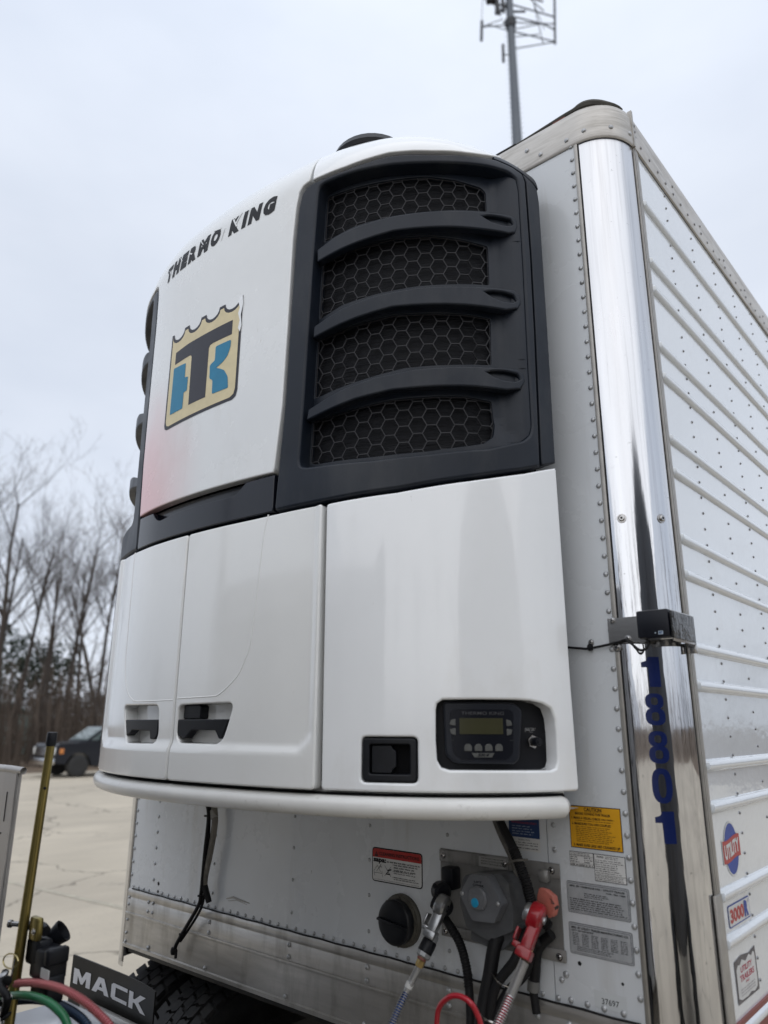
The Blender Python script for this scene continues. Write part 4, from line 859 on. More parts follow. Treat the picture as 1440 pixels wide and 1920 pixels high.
# ------------------------------------------------------------------ gladhand couplings and air hoses
CAST = mat('cast aluminium', (.36,.37,.38), .3, .85, var=(30,.2)); BRASS = mat('brass fitting', (.38,.28,.12), .32, .85, var=(30,.2)); REDP = mat('red coupling paint', (.27,.006,.012), .28, coat=.3, var=(30,.2)); PINK = mat('chipped salmon paint', (.40,.12,.09), .5, var=(30,.2), dirt=((.02,.02,.02),40,.58,.62))
SPR = mat('spring wire', (.5,.5,.5), .3, .8)
def glad(mb, c, down, out, m=0, dk=1, k=1.):
    """hand-shaped coupling: round seal boss, locking lug, neck"""
    c = Vector(c); down = Vector(down).normalized(); out = Vector(out).normalized(); side = down.cross(out).normalized(); out = side.cross(down).normalized()
    side = -side
    Mx = Matrix((( side.x,out.x,-down.x,c.x),(side.y,out.y,-down.y,c.y),(side.z,out.z,-down.z,c.z),(0,0,0,1)))
    mb.lathe([(.026*k,-.018*k),(.030*k,-.012*k),(.030*k,.006*k),(.025*k,.012*k),(.012*k,.014*k)], c, side, m, 24)
    mb.lathe([(.019*k,-.030*k),(.021*k,-.026*k),(.021*k,-.018*k)], c, side, dk, 20)
    mb.box((-.012*k,-.014*k,-.085*k),(.014*k,.018*k,-.012*k), m, Mx, .006*k)
    mb.box((-.016*k,-.020*k,-.088*k),(.018*k,.024*k,-.066*k), m, Mx, .004*k)
    mb.box((-.030*k,-.034*k,-.075*k),(-.010*k,.010*k,-.062*k), m, Mx, .003*k); mb.box((-.034*k,-.034*k,-.062*k),(-.028*k,.004*k,-.035*k), m, Mx, .002*k)
    mb.lathe([(.009*k,.014*k),(.009*k,.018*k),(.004*k,.019*k)], c, side, dk, 12)
    return c+down*.088*k
# trailer-side halves
mb = MB(); g0 = at(838,1655,-.05); mb.box(tuple(g0+Vector((-.022,.0,-.02))), tuple(g0+Vector((.020,.043,.04))), 0, c=.006); mb.lathe([(.018,-.02),(.026,-.012),(.026,.016),(.018,.024)], g0+Vector((0,-.03,-.018)), (.8,-.5,0), 0, 20); mb.lathe([(.022,-.016),(.026,-.01),(.024,.02)], g0+Vector((.008,-.032,-.055)), (.8,-.5,.1), 0, 20); mb.box(tuple(g0+Vector((-.018,-.045,-.07))), tuple(g0+Vector((.022,-.012,-.015))), 0, c=.006); mb.screw(g0+Vector((.0,-.058,.0)), FY, .005, 0, 0)
mb.build('trailer_coupling', BLK_P, cpl)
mb = MB(); g1 = at(1018,1655,-.03); mb.box(tuple(g1+Vector((-.015,.0,.0))), tuple(g1+Vector((.012,.024,.030))), 1, c=.003)
tp = [at(*q,-.075) for q in ((1010,1664),(1022,1668),(1036,1680),(1040,1700),(1036,1716),(1028,1722),(1022,1708),(1006,1695),(1006,1680))]
n_ = len(tp); tb = [p+Vector((.008,.012,0)) for p in tp]; mb.add(tp+tb, [tuple(range(n_)), tuple(range(2*n_-1,n_-1,-1))]+[(i,(i+1)%n_,n_+(i+1)%n_,n_+i) for i in range(n_)], 0)
mb.build('trailer_coupling', [PINK, CP], cpl, bevel=.003)
# blue service line
bh = thing('blue_air_hose', 'blue spring-wrapped air hose with silver coupling hanging left of the grey socket box', 'air hose', at(735,1920,-.25))
mb = MB(); c0 = at(833,1700,-.10); e1 = at(806,1762,-.135); dn = (e1-c0).normalized(); tail = glad(mb, c0+Vector((.004,-.012,.004)), dn, (.25,-1,0), 0, 1, 1.0); mb.build('coupling', [CAST, BLK_P], bh)
mb = MB(); h0 = at(812,1752,-.13); h1 = at(796,1786,-.155); dn = (h1-h0).normalized(); mb.lathe([(.017,0),(.019,.004),(.019,.016),(.0165,.018)], h0, dn, 1, 20); mb.lathe([(.0185,.016),(.0205,.020),(.0205,.048),(.0185,.050)], h0, dn, 0, 24); mb.lathe([(.020,.050),(.020,.060),(.014,.064)], h0, dn, 1, 8); mb.lathe([(.013,.062),(.013,.070)], h0, dn, 2, 16)
mb.build('swivel_grip', [BLK_P, mat('grey ring', (.30,.31,.32), .4, .4), mat('copper band', (.20,.07,.05), .5)], bh)
mb = MB(); b0 = at(795,1789,-.16); b1 = at(782,1822,-.175); dn = (b1-b0).normalized(); mb.lathe([(.0125,0),(.0125,.008),(.009,.010),(.009,.014),(.0125,.016),(.0125,.030),(.010,.034)], b0, dn, 0, 6); mb.build('brass_fitting', BRASS, bh)
mb = MB(); pb = [at(784,1816,-.173),at(772,1840,-.19),at(762,1860,-.20),at(750,1885,-.225),at(735,1920,-.25),at(715,1975,-.29),at(705,2060,-.36)]
mb.tube(pb[:3], .0095, 1, n=14, sm=5); mb.tube(pb[2:], .0078, 0, n=12, sm=5); mb.tube([at(770,1842,-.19),at(765,1853,-.197)], .0115, 3, n=14); mb.coil(pb[:2], .0100, .0011, .0028, 2); mb.coil(pb[2:], .0105, .0013, .0062, 2)
mb.build('hose', [mat('blue hose rubber', (.012,.05,.20), .35, coat=.3), mat('grey sleeve metal', (.34,.34,.34), .4, .5), SPR, LW], bh, angle=60)
# red emergency line
rh = thing('red_air_hose', 'red spring-wrapped air hose with glossy red coupling hanging right of the grey socket box', 'air hose', at(935,1920,-.25))
mb = MB(); c0 = at(1012,1722,-.105); e1 = at(990,1780,-.14); dn = (e1-c0).normalized(); glad(mb, c0+Vector((.0,-.01,.004)), dn, (.25,-1,0), 0, 1, 1.15); mb.build('coupling', [REDP, CAST], rh)
mb = MB(); b0 = at(992,1772,-.135); b1 = at(980,1812,-.17); dn = (b1-b0).normalized(); mb.lathe([(.0150,-.004),(.0150,.006),(.011,.008),(.011,.011),(.0155,.013),(.0155,.028),(.012,.032),(.012,.040)], b0, dn, 0, 6); mb.build('brass_fitting', BRASS, rh)
mb = MB(); pr_ = [at(983,1803,-.16),at(968,1840,-.185),at(957,1866,-.20),at(945,1895,-.225),at(932,1925,-.25),at(910,1985,-.30),at(895,2060,-.36)]
mb.tube(pr_[:3], .0105, 1, n=14, sm=5); mb.tube(pr_[2:], .0078, 0, n=12, sm=5); mb.coil(pr_[:3], .0115, .0013, .0028, 2); mb.coil(pr_[2:], .0112, .0016, .0062, 2)
mb.build('hose', [mat('red hose rubber', (.42,.015,.04), .35, coat=.3), mat('grey sleeve metal', (.34,.34,.34)), SPR], rh, angle=60)
mb = MB(); mb.tube([at(832,1718,-.07),at(845,1738,-.075),at(862,1768,-.08),at(874,1810,-.085),at(880,1860,-.09),at(882,1920,-.1),at(880,2000,-.12)], .0115, n=12, sm=6); mb.coil([at(845,1738,-.075),at(862,1768,-.08),at(874,1810,-.085),at(879,1850,-.09)], .0112, .0022, .007)
o_ = mb.build('ribbed_hose', RUB, None); prop(o_, 'ribbed black hose curving down between the blue hose and the grey socket box', 'hose')
mb = MB(); mb.tube([at(818,2000,-.33),at(819,1920,-.35),at(824,1888,-.36),at(842,1870,-.37),at(862,1868,-.37),at(882,1880,-.37),at(894,1900,-.36),at(903,1930,-.35),at(908,2000,-.34)], .0062, n=12, sm=7)
o_ = mb.build('red_hose_loop', mat('red plastic line', (.36,.008,.02), .3, coat=.3), None); prop(o_, 'smooth bright red hose making an arch at the bottom edge of the picture', 'hose')
# ------------------------------------------------------------------ tracking sensor on the post
ts = thing('tracking_sensor', 'black sensor box on a stainless bracket strapped round the polished corner post', 'sensor', (1.24,-.03,2.285))
mb = MB(); mb.box((1.138,-.010,2.287),(1.246,-.0075,2.356), 0); 
arcp = []
mb.box((1.246,-.030,2.290),(1.318,-.008,2.356), 0); mb.box((1.318,-.030,2.283),(1.322,.132,2.362), 0, c=.001); mb.box((1.300,.125,2.262),(1.322,.134,2.290), 0, c=.001)
mb.screw((1.152,-.010,2.350), FY, .006, 0, 1); mb.screw((1.192,-.010,2.298), FY, .006, 0, 1); mb.screw((1.157,-.004,2.277), FY, .0085, 0, 1)
mb.build('bracket', [STEEL_B, RUB], ts)
mb = MB(); mb.box((1.233,-.046,2.292),(1.318,-.010,2.364), 0, c=.005); hb = mb.build('housing', mat('satin black casing', (.004,.005,.010), .4, spec=.3), ts)
lay('mark', [rect_piece(1.289,2.299,1.301,2.308,0), rect_piece(1.291,2.3005,1.2945,2.3065,1), rect_piece(1.2955,2.3035,1.2995,2.3065,1), rect_piece(1.2955,2.3005,1.2975,2.303,1), poly_piece([(1.281+.0025*math.cos(t)*(1 if k % 2 else .5), 2.3035+.0025*math.sin(t)*(1 if k % 2 else .5)) for k, t in enumerate([math.pi*i/5 for i in range(10)])], 0)], wall_fn(-.0464), hb, [mat('pale blue mark', (.42,.50,.58), .4), LNAVY])
mb = MB(); mb.box((1.3225,-.044,2.289),(1.327,.118,2.358), 0, c=.001); mb.build('wrinkled_film', mat('wrinkled black film', (.004,.0045,.005), .16, spec=.5, bump=(30,1.,(1,1,.7),.02)), ts)
mb = MB(); mb.tube([(1.00,-.008,2.288),(1.052,-.010,2.281),(1.076,-.010,2.279),(1.123,-.012,2.284),(1.169,-.014,2.291),(1.190,-.020,2.294),(1.212,-.024,2.277),(1.230,-.030,2.264),(1.246,-.032,2.266),(1.255,-.032,2.276),(1.252,-.032,2.290)], .0034, n=8, sm=5)
mb.lathe([(.008,-.002),(.008,.004)], (1.080,-.006,2.284), FY, 0, 8); mb.lathe([(.008,-.004),(.008,.004)], (1.082,-.010,2.280), (1,0,0), 0, 10); mb.screw((1.083,-.004,2.296), FY, .0055, 1, 0)
mb.build('sensor_cable', [RUB, STEEL_B], ts)
# ------------------------------------------------------------------ tractor truck (wheels, flap, fender, deck pieces; its cab stands left of and behind the camera)
tk = thing('tractor_truck', 'semi tractor coupled under the trailer, with black mud flap plate, white fender and big tyres', 'truck', (0,-1,0))
mb = MB(); mb.box((-.46,-6.2,.72),(-.37,1.6,.98), 0); mb.box((.37,-6.2,.72),(.46,1.6,.98), 0); mb.box((-.37,-.9,.76),(.37,-.7,.96), 0); mb.box((-.37,.1,.76),(.37,.3,.96), 0)
mb.lathe([(.16,0),(.16,1.7)], (-.85,.35,.52), (1,0,0), 0, 16)
mb.build('frame_rail', mat('black frame paint', (.015,.015,.015), .5, var=(10,.3), dirt=((.06,.05,.04),8,.5,.8)), tk)
TY = mat('tyre rubber', (.022,.022,.023), .68, var=(14,.25), dirt=((.06,.055,.048),7,.5,.85))
def tyre(mb, cx):
    c = Vector((cx,0,0)); X = Vector((1,0,0)); w_ = .138
    mb.lathe([(.30,-w_+.02),(.42,-w_-.004),(.485,-w_+.006),(.502,-w_+.028),(.506,0),(.502,w_-.028),(.485,w_-.006),(.42,w_+.004),(.30,w_-.02)], c, X, 0, 72)
    n = 54
    for k in range(n):
        for j, (a, b) in enumerate(((-.134,-.083),(-.077,-.028),(-.022,.022),(.028,.077),(.083,.134))):
            t0 = 2*math.pi*(k+(.5 if j % 2 else 0))/n; dt = 2*math.pi/n*.40; sk = .35*dt*(1 if j % 2 else -1); V = []
            for r_ in (.498,.520 if abs(a+b) < .2 else .513):
                for x_, t_ in ((a,t0-dt+sk),(a+.018,t0-dt*1.12),(b-.018,t0-dt*.85),(b,t0-dt-sk),(b,t0+dt-sk),(b-.018,t0+dt*1.12),(a+.018,t0+dt*.85),(a,t0+dt+sk)): V.append((cx+x_, r_*math.cos(t_), r_*math.sin(t_)))
            mb.add(V, [tuple(range(8,16))]+[(i,(i+1)%8,8+(i+1)%8,8+i) for i in range(8)], 0)
for sx in (-1,1):
    whs = []
    for cx, lab in ((1.11,'outer'),(.775,'inner')):
        for cy_ in (.34,):
            mb = MB(); tyre(mb, 0); o_ = mb.build('wheel', TY, None, angle=30, local=True); o_.parent = tk; o_.location = Vector((sx*cx,cy_,.560))-Vector(tk.location)
            mb = MB(); mb.lathe([(.29,-.11),(.30,-.12),(.29,-.10),(.20,-.02),(.10,0),(.10,.10),(.29,.11)], (0,0,0), (1,0,0), 0, 32)
            rr = mb.build('rim', mat('steel rim', (.45,.45,.45), .4, .5), None, local=True); rr.parent = o_
# mud flap plate with raised white letters
FL0, FR0 = at(137.6,1790,-.25), at(291.6,1850,-.25)
fx0, fx1, fz = FL0.x, FR0.x, FL0.z
mb = MB(); n_ = 24; V = []
for y_ in (0,.006):
    for i in range(n_+1):
        x_ = fx0+(fx1-fx0)*i/n_; dz = -.004*math.sin(math.pi*i/n_)+(-.010*max(0,(i/n_-.7)/.3)**2); by = -.25+y_+.012*math.sin(i/n_*math.pi)
        V += [(x_, by, fz+dz), (x_, by-.004, fz-.28)]
m_ = 2*(n_+1); F = []
for i in range(n_): a = 2*i; F += [(a,a+2,a+3,a+1),(m_+a,m_+a+1,m_+a+3,m_+a+2),(a,m_+a,m_+a+2,a+2),(a+1,a+3,m_+a+3,m_+a+1)]
F += [(0,1,m_+1,m_),(2*n_,m_+2*n_,m_+2*n_+1,2*n_+1)]
mb.add(V, F); flap = mb.build('mud_flap', mat('black flap plate', (.008,.008,.008), .45, spec=.3, var=(8,.2), dirt=((.025,.024,.022),6,.5,.85)), tk)
G = dict(M=[(0,0),(0,1),(.30,1),(.52,.50),(.74,1),(1.04,1),(1.04,0),(.78,0),(.78,.56),(.58,.10),(.46,.10),(.26,.56),(.26,0)],
 A=[(0,0),(.36,1),(.70,1),(1.06,0),(.78,0),(.70,.20),(.36,.20),(.28,0)], AH=[(.43,.40),(.53,.70),(.63,.40)],
 C=[(1.0,1),(.12,1),(0,.88),(0,.12),(.12,0),(1.0,0),(1.0,.22),(.26,.22),(.26,.78),(1.0,.78)],
 K=[(0,0),(0,1),(.26,1),(.26,.62),(.36,.62),(.68,1),(1.02,1),(.60,.53),(1.06,0),(.74,0),(.38,.40),(.26,.40),(.26,0)])
ex = at(470/3.429, 1360+1655/3.429, -.25); ex1 = at(940/3.429, 1360+1750/3.429, -.25); ez = at(490/3.429, 1360+1562/3.429, -.25)
lw, tot = ex1.x-ex.x, 1.04+1.06+1.0+1.06+.12*3; hgt = ez.z-ex.z; k_ = lw/tot; x = ex.x; pcs = []
for ch in 'MACK':
    P = [(x+a*k_, ex.z+b*hgt) for a, b in G[ch]]; hol = [[(x+a*k_, ex.z+b*hgt) for a, b in G['AH']][::-1]] if ch == 'A' else []
    pcs.append(poly_piece(P, 0, hol)); x += (max(a for a, b in G[ch])+.12)*k_
lay('lettering', pcs, lambda a, b, mi=0: (a, -.2525+.012*math.sin(min(1,max(0,(a-fx0)/(fx1-fx0)))*math.pi), b), flap, [mat('white flap letters', (.58,.58,.60), .45, var=(30,.1))], grid=.04)
WF = mat('white fender paint', (.66,.68,.72), .25, coat=.5, var=(4,.05), dirt=((.35,.32,.28),9,.6,.85))
c0 = at(118,1872,-.30)
mb = MB(); mb.box((c0.x,-1.0,c0.z-.5),(c0.x+.62,-.285,c0.z), 0, c=.02); mb.build('fender', WF, tk)
mb = MB(); mb.box((c0.x+.10,-.285,c0.z-.05),(c0.x+.62,-.262,c0.z+.012), 0, c=.004)
for k in range(4): mb.rivet((c0.x+.16+k*.14,-.285,c0.z-.012), FY, .010, 1)
mb.build('flap_bracket', [ALU, RIVET], tk)
# aluminium deck guard at the left edge
AG = mat('worn aluminium sheet', (.50,.48,.46), .42, .55, var=(4,.12,(1,1,.4)), dirt=[((.20,.19,.18),7,.55,.8,(6,6,.5)),((.10,.095,.09),30,.66,.74)])
e0 = at(33,1446,-1.0); e1 = at(1,1690,-1.0)
mb = MB(); mb.box((-1.2,-1.0,.9),(e0.x-.003,-.985,e0.z), 0); mb.tube([(-1.2,-.994,e0.z+.002),(e0.x-.06,-.994,e0.z+.003),(e0.x-.03,-.994,e0.z-.002),(e0.x-.008,-.994,e0.z+.001),(e0.x-.002,-.994,e0.z-.012),(e0.x-.003,-.993,e0.z-.2),(e0.x-.003,-.993,1.2),(e0.x-.003,-.993,.9)], [.010,.010,.008,.009,.005,.004,.004,.004], n=10, sm=3)
mb.tube([(e0.x-.045,-1.0005,e0.z-.055),(e0.x-.043,-1.0005,e0.z-.13)], .0015, 1, n=6); mb.rivet((e0.x-.052,-1.0,e0.z-.16), FY, .003, 1)
mb.build('deck_guard', [AG, RUB], tk)
# cab, off to the left of and behind the camera
CABP = mat('grey cab paint', (.36,.36,.365), .3, coat=.4, var=(2,.1))
mb = MB(); mb.box((-1.2,-4.2,.9),(1.05,-1.80,2.80), 0, c=.12); mb.box((-1.0,-5.9,.9),(.95,-4.15,1.75), 0, c=.12); mb.box((-.55,-1.81,2.1),(.55,-1.78,2.6), 1, c=.01)
mb.lathe([(.075,0),(.075,2.5)], (-1.05,-1.85,.9), (0,0,1), 2, 20)
mb.build('cab', [CABP, mat('cab glass', (.01,.012,.014), .05, coat=.5), STEEL], tk, bevel=.004)
mb = MB()
for x_ in (-.95,-.62,.62,.85): mb.box((x_-.006,-1.797,1.15),(x_+.006,-1.790,2.68), 0)
for z_ in (1.9,2.55): mb.box((-1.0,-1.7975,z_-.006),(.9,-1.7905,z_+.006), 0)
mb.box((1.055,-2.6,1.0),(1.075,-1.82,2.9), 0, c=.004); mb.box((1.056,-3.6,1.7),(1.066,-2.9,2.45), 1, c=.01); mb.box((1.05,-3.75,1.05),(1.058,-2.8,2.6), 0)
mb.tube([(1.10,-2.72,1.3),(1.13,-2.72,1.35),(1.13,-2.72,2.3),(1.10,-2.72,2.35)], .016, 2, sm=3); mb.lathe([(.30,0),(.31,.02),(.31,1.5),(.30,1.52)], (.86,-3.7,.75), (0,1,0), 2, 32)
mb.build('cab_trim', [BLK_P, mat('cab glass', (.01,.012,.014)), STEEL_B], tk)
for sx in (-1,1):
    mb = MB(); tyre(mb, 0); o_ = mb.build('wheel', TY, None, angle=30, local=True); o_.parent = tk; o_.location = Vector((sx*.95,-4.9,.56))-Vector(tk.location)
mb = MB(); mb.box((-.9,-1.78,.98),(.9,-1.05,1.0), 0)
mb.build('deck_plate', BLACK, tk)
# ------------------------------------------------------------------ hose pole and holders
GOLD = mat('yellow zinc pole', (.31,.25,.085), .30, .85, var=(9,.22,(1,1,.5)), dirt=((.16,.13,.05),5,.5,.85,(1,1,.4)))
hp = thing('hose_pole', 'tall thin brass-coloured pole with black cap standing on the tractor deck', 'pole', at(5,1990,-1.0))
mb = MB(); pt, pbm = at(95,1397,-1.0), at(3,2010,-1.0); mb.tube([pbm, pt], [.0130,.0103], n=20); d_ = (pt-pbm).normalized()
for q in ((84,1478),(34,1790)): p_ = at(*q,-1.0); mb.lathe([(.004,.010),(.003,.0135)], p_, (CAM-p_), 1, 8)
mb.build('pole', [GOLD, RUB], hp)
mb = MB(); mb.lathe([(.0125,-.002),(.0130,.002),(.0125,.030),(.011,.032)], pt, d_, 0, 20); mb.build('cap', BLK_P, hp)
mb = MB(); p_ = at(36,1733,-1.0); mb.lathe([(.006,0),(.006,.02),(.009,.021),(.009,.028)], p_, (-1,-.6,0), 0, 10); q_ = at(62,1740,-.99); mb.box(tuple(q_+Vector((-.012,-.006,-.026))), tuple(q_+Vector((.030,.012,.026))), 1, c=.006); mb.screw(q_+Vector((.018,-.006,-.004)), FY, .005, 0, 0)
mb.build('clamp', [STEEL_B, GOLD], hp); mb = MB()
r_ = [at(20+14*math.cos(t), 1802+14*math.sin(t), -1.02) for t in np.linspace(0, 6.3, 24)]; mb.tube(r_, .0018, 2, n=6, caps=False)
mb.tube([at(28,1798,-1.02),at(20,1838,-1.03),at(16,1850,-1.03)], .0022, 0, n=6)
mb.build('ring_pin', [STEEL_B, GOLD, mat('brass ring', (.5,.42,.2), .3, .8)], hp)
hd = thing('plug_holder', 'black plastic plug holder with funnel mouth and small white sticker clamped to the brass pole', 'plug holder', at(90,1800,-.97))
mb = MB(); a_ = at(68,1785,-.96); dd = (_r2*.80+_u2*.58+_f*.25)*.075
mb.lathe([(.018,0),(.023,.004),(.024,.03),(.023,.055),(.027,.072),(.027,.076),(.022,.074),(.018,.055)], a_, dd, 0, 24); mb.lathe([(.010,-.014),(.017,-.006),(.022,0)], a_, dd, 0, 16)
mb.tube([at(52,1735,-.98),at(76,1738,-.97),at(86,1746,-.97)], [.010,.013,.012], 0, n=12, sm=4)
mb.build('funnel', BLK_P, hd)
mb = MB(); q_ = at(92,1808,-.97); mb.box(tuple(q_+Vector((-.060,-.02,-.034))), tuple(q_+Vector((.026,.035,.034))), 0, c=.008); mb.box(tuple(q_+Vector((.014,-.024,.004))), tuple(q_+Vector((.038,.030,.040))), 0, c=.006); q_ = at(70,1795,-.98); mb.box(tuple(q_+Vector((-.05,-.01,-.02))), tuple(q_+Vector((.02,.03,.04))), 0, c=.01)
q_ = at(84,1850,-.97); mb.box(tuple(q_+Vector((-.045,-.015,-.03))), tuple(q_+Vector((.040,.03,.03))), 0, c=.007); mb.build('holder_body', BLK_P, hd, bevel=.002)
q_ = at(86,1826,-.99); mb = MB(); mb.box(tuple(q_+Vector((-.020,-.0035,-.010))), tuple(q_+Vector((.020,-.0015,.010))), 0); mb.build('sticker', LW, hd)
# spring wrapped lines crossing the lower left corner
def hose(name, label, pts, Y, r, m, coil=None, mc=None):
    mb = MB(); P = [at(px, py, Y+k*.004) for k, (px, py) in enumerate(pts)]; mb.tube(P, r, 0, n=14, sm=7)
    if coil: mb.coil(P, r*1.18, coil, .0075, 1, sm=7)
    o = mb.build(name, [m, mc or SPR], None, angle=60); return prop(o, label, 'air hose')
hose('spiral_hose', 'dusky red hose wound in a wire spring, arching over the green hose at lower left', [(-70,1880),(-20,1856),(20,1846),(60,1842),(110,1852),(150,1872),(182,1898),(212,1932),(240,1990)], -1.01, .0068, mat('dusky red hose', (.34,.03,.045), .4, coat=.2), .0013, mat('red spring', (.50,.20,.20), .35, .4))
hose('plain_hose', 'smooth green hose arching below the dusky red hose at lower left', [(-60,1900),(-10,1876),(22,1867),(55,1867),(85,1876),(108,1893),(124,1915),(140,1970)], -1.03, .0088, mat('green hose', (.012,.15,.055), .38, coat=.2, var=(14,.15)))
hose('spiral_hose', 'dark blue hose wound in a black spring beneath the green hose at lower left', [(-60,1908),(-10,1884),(30,1876),(70,1874),(105,1882),(140,1900),(165,1925),(190,1980)], -.96, .0078, mat('dark blue hose', (.012,.045,.10), .4, coat=.2), .0014, mat('dark spring', (.02,.028,.045), .35, .3))
mb = MB(); q_ = at(12,1862,-1.04)
for k in range(9): 
    t = k/8; c_ = at(6+14*math.sin(k*2.1)*.6, 1828+k*11, -1.05); mb.lathe([(.006,-.004),(.011,-.002),(.011,.002),(.006,.004)], c_, (math.sin(k*1.7),-.6,math.cos(k*1.7)), k % 2, 12)
mb.tube([at(10,1822,-1.04),at(2,1850,-1.06),at(14,1872,-1.06),at(6,1905,-1.05)], .0085, 1, n=10, sm=5); o_ = mb.build('hose_clip', [STEEL_B, RUB], hp)
# ------------------------------------------------------------------ ground
def sheet(name, poly, z, m, kind='structure', cells=0):
    me = bpy.data.meshes.new(name); me.from_pydata([(x_,y_,z) for x_, y_ in poly], [], [tuple(range(len(poly)))]); me.materials.append(m); o = bpy.data.objects.new(name, me); C.objects.link(o); return prop(o, kind=kind)
sheet('ground', [(-600,-600),(600,-600),(600,600),(-600,600)], 0, mat('leaf litter', (.12,.085,.055), .9, var=(.6,.3), dirt=((.20,.14,.09),3,.45,.7)))
CON = mat('old concrete', (.50,.44,.345), .85, var=(.25,.12), dirt=[((.57,.50,.39),.5,.5,.8),((.36,.315,.25),.30,.45,.75,(1,.35,1)),((.36,.32,.26),24,.55,.75),((.22,.195,.165),1.1,.62,.78)], bump=(40,.3,(1,1,1),.01))
nt_ = CON.node_tree; vo = nt_.nodes.new('ShaderNodeTexVoronoi'); vo.feature = 'DISTANCE_TO_EDGE'; vo.inputs['Scale'].default_value = .26
ge = nt_.nodes.new('ShaderNodeNewGeometry'); ns = nt_.nodes.new('ShaderNodeTexNoise'); ns.inputs['Scale'].default_value = 1.3; ns.inputs['Detail'].default_value = 6
va = nt_.nodes.new('ShaderNodeVectorMath'); va.operation = 'MULTIPLY_ADD'; va.inputs[1].default_value = (1.3,1.3,0); nt_.links.new(ge.outputs['Position'], ns.inputs['Vector']); nt_.links.new(ns.outputs['Color'], va.inputs[0]); nt_.links.new(ge.outputs['Position'], va.inputs[2]); nt_.links.new(va.outputs[0], vo.inputs['Vector'])
mr_ = nt_.nodes.new('ShaderNodeMapRange'); mr_.inputs[1].default_value = .0; mr_.inputs[2].default_value = .009; mr_.inputs[3].default_value = .75; mr_.inputs[4].default_value = 0; nt_.links.new(vo.outputs['Distance'], mr_.inputs[0])
bs = nt_.nodes['Principled BSDF']; src = bs.inputs['Base Color'].links[0].from_socket; mx = nt_.nodes.new('ShaderNodeMix'); mx.data_type = 'RGBA'; nt_.links.new(mr_.outputs[0], mx.inputs[0]); nt_.links.new(src, mx.inputs[6]); mx.inputs[7].default_value = (.10,.085,.065,1); nt_.links.new(mx.outputs[2], bs.inputs['Base Color'])
sheet('parking_lot', [(-34,-45),(45,-45),(45,27),(-30.5,27)], .004, CON)
l0, l1 = atz(55,1662,.008), atz(178,1690,.008); dl = (l1-l0); nl = Vector((-dl.y,dl.x,0)).normalized()*.05
sheet('painted_line', [tuple((l0-dl*1.2-nl)[:2]),tuple((l1+dl*2-nl)[:2]),tuple((l1+dl*2+nl)[:2]),tuple((l0-dl*1.2+nl)[:2])], .008, mat('worn line paint', (.47,.43,.33), .8, dirt=((.38,.34,.27),8,.4,.55)))
# ------------------------------------------------------------------ dark pickup
h_ = Vector((-.03,-1,0)).normalized(); nside = Vector((1,-.03,0)).normalized()
cor = atz(97,1460,0.004)
pk = thing('pickup_truck', 'dark blue pickup truck with chrome bumper parked at the far edge of the concrete lot', 'pickup', cor-nside*1.0-h_*2.9, math.atan2(h_.y,h_.x))
NB = mat('dark navy car paint', (.004,.006,.012), .25, coat=.2, spec=.4, var=(2,.1)); CH = mat('chrome', (.6,.6,.6), .12, 1.); GL = mat('car glass', (.16,.20,.20), .06, coat=.6, spec=.8); TRD = mat('car tyre', (.02,.02,.02), .7)
fnp = lambda a, b, d: (a, d, b)
mb = MB(); P = [(2.85,.55),(2.9,.80),(2.86,1.18),(2.75,1.28),(1.35,1.36),(1.2,1.36),(-2.85,1.32),(-2.9,.6)]
arch = lambda cx: [(cx+.52*math.cos(t), .42+.52*math.sin(t)) for t in np.linspace(math.pi*.08, math.pi*.92, 12)]
P = P+[(-2.4,.42)]+arch(-1.85)[::-1]+[(-1.3,.40),(1.35,.40)]+arch(1.9)[::-1]+[(2.45,.5)]
mb.prism(P, fnp, -1.0, 1.0)
mb.prism([(1.60,1.36),(.80,1.92),(.62,1.96),(-1.30,1.96),(-1.50,1.90),(-1.75,1.34)], fnp, -.80, .80); mb.build('body', NB, pk, local=True, bevel=.05)
mb = MB(); 
for s_ in (-1,1): mb.prism([(1.38,1.40),(.74,1.86),(-.3,1.88),(-.3,1.40)], fnp, s_*.815, s_*.79); mb.prism([(-.38,1.40),(-.38,1.88),(-1.35,1.87),(-1.5,1.40)], fnp, s_*.815, s_*.79)
mb.add([(1.55,-.74,1.42),(1.55,.74,1.42),(.84,.70,1.915),(.84,-.70,1.915),(1.50,-.74,1.39),(1.50,.74,1.39),(.79,.70,1.88),(.79,-.70,1.88)], [(0,1,2,3),(7,6,5,4),(0,4,5,1),(1,5,6,2),(2,6,7,3),(3,7,4,0)]); mb.build('windows', GL, pk, local=True)
mb = MB(); mb.box((2.86,-.72,.80),(2.93,.72,1.16), 0, c=.03)
for k in range(3): mb.box((2.93,-.68,.85+k*.1),(2.945,.68,.90+k*.1), 1, c=.005)
mb.build('grille', [BLK_P, CH], pk, local=True)
mb = MB(); mb.box((2.86,-1.0,.50),(3.02,1.0,.74), 0, c=.04); mb.build('bumper', CH, pk, local=True)
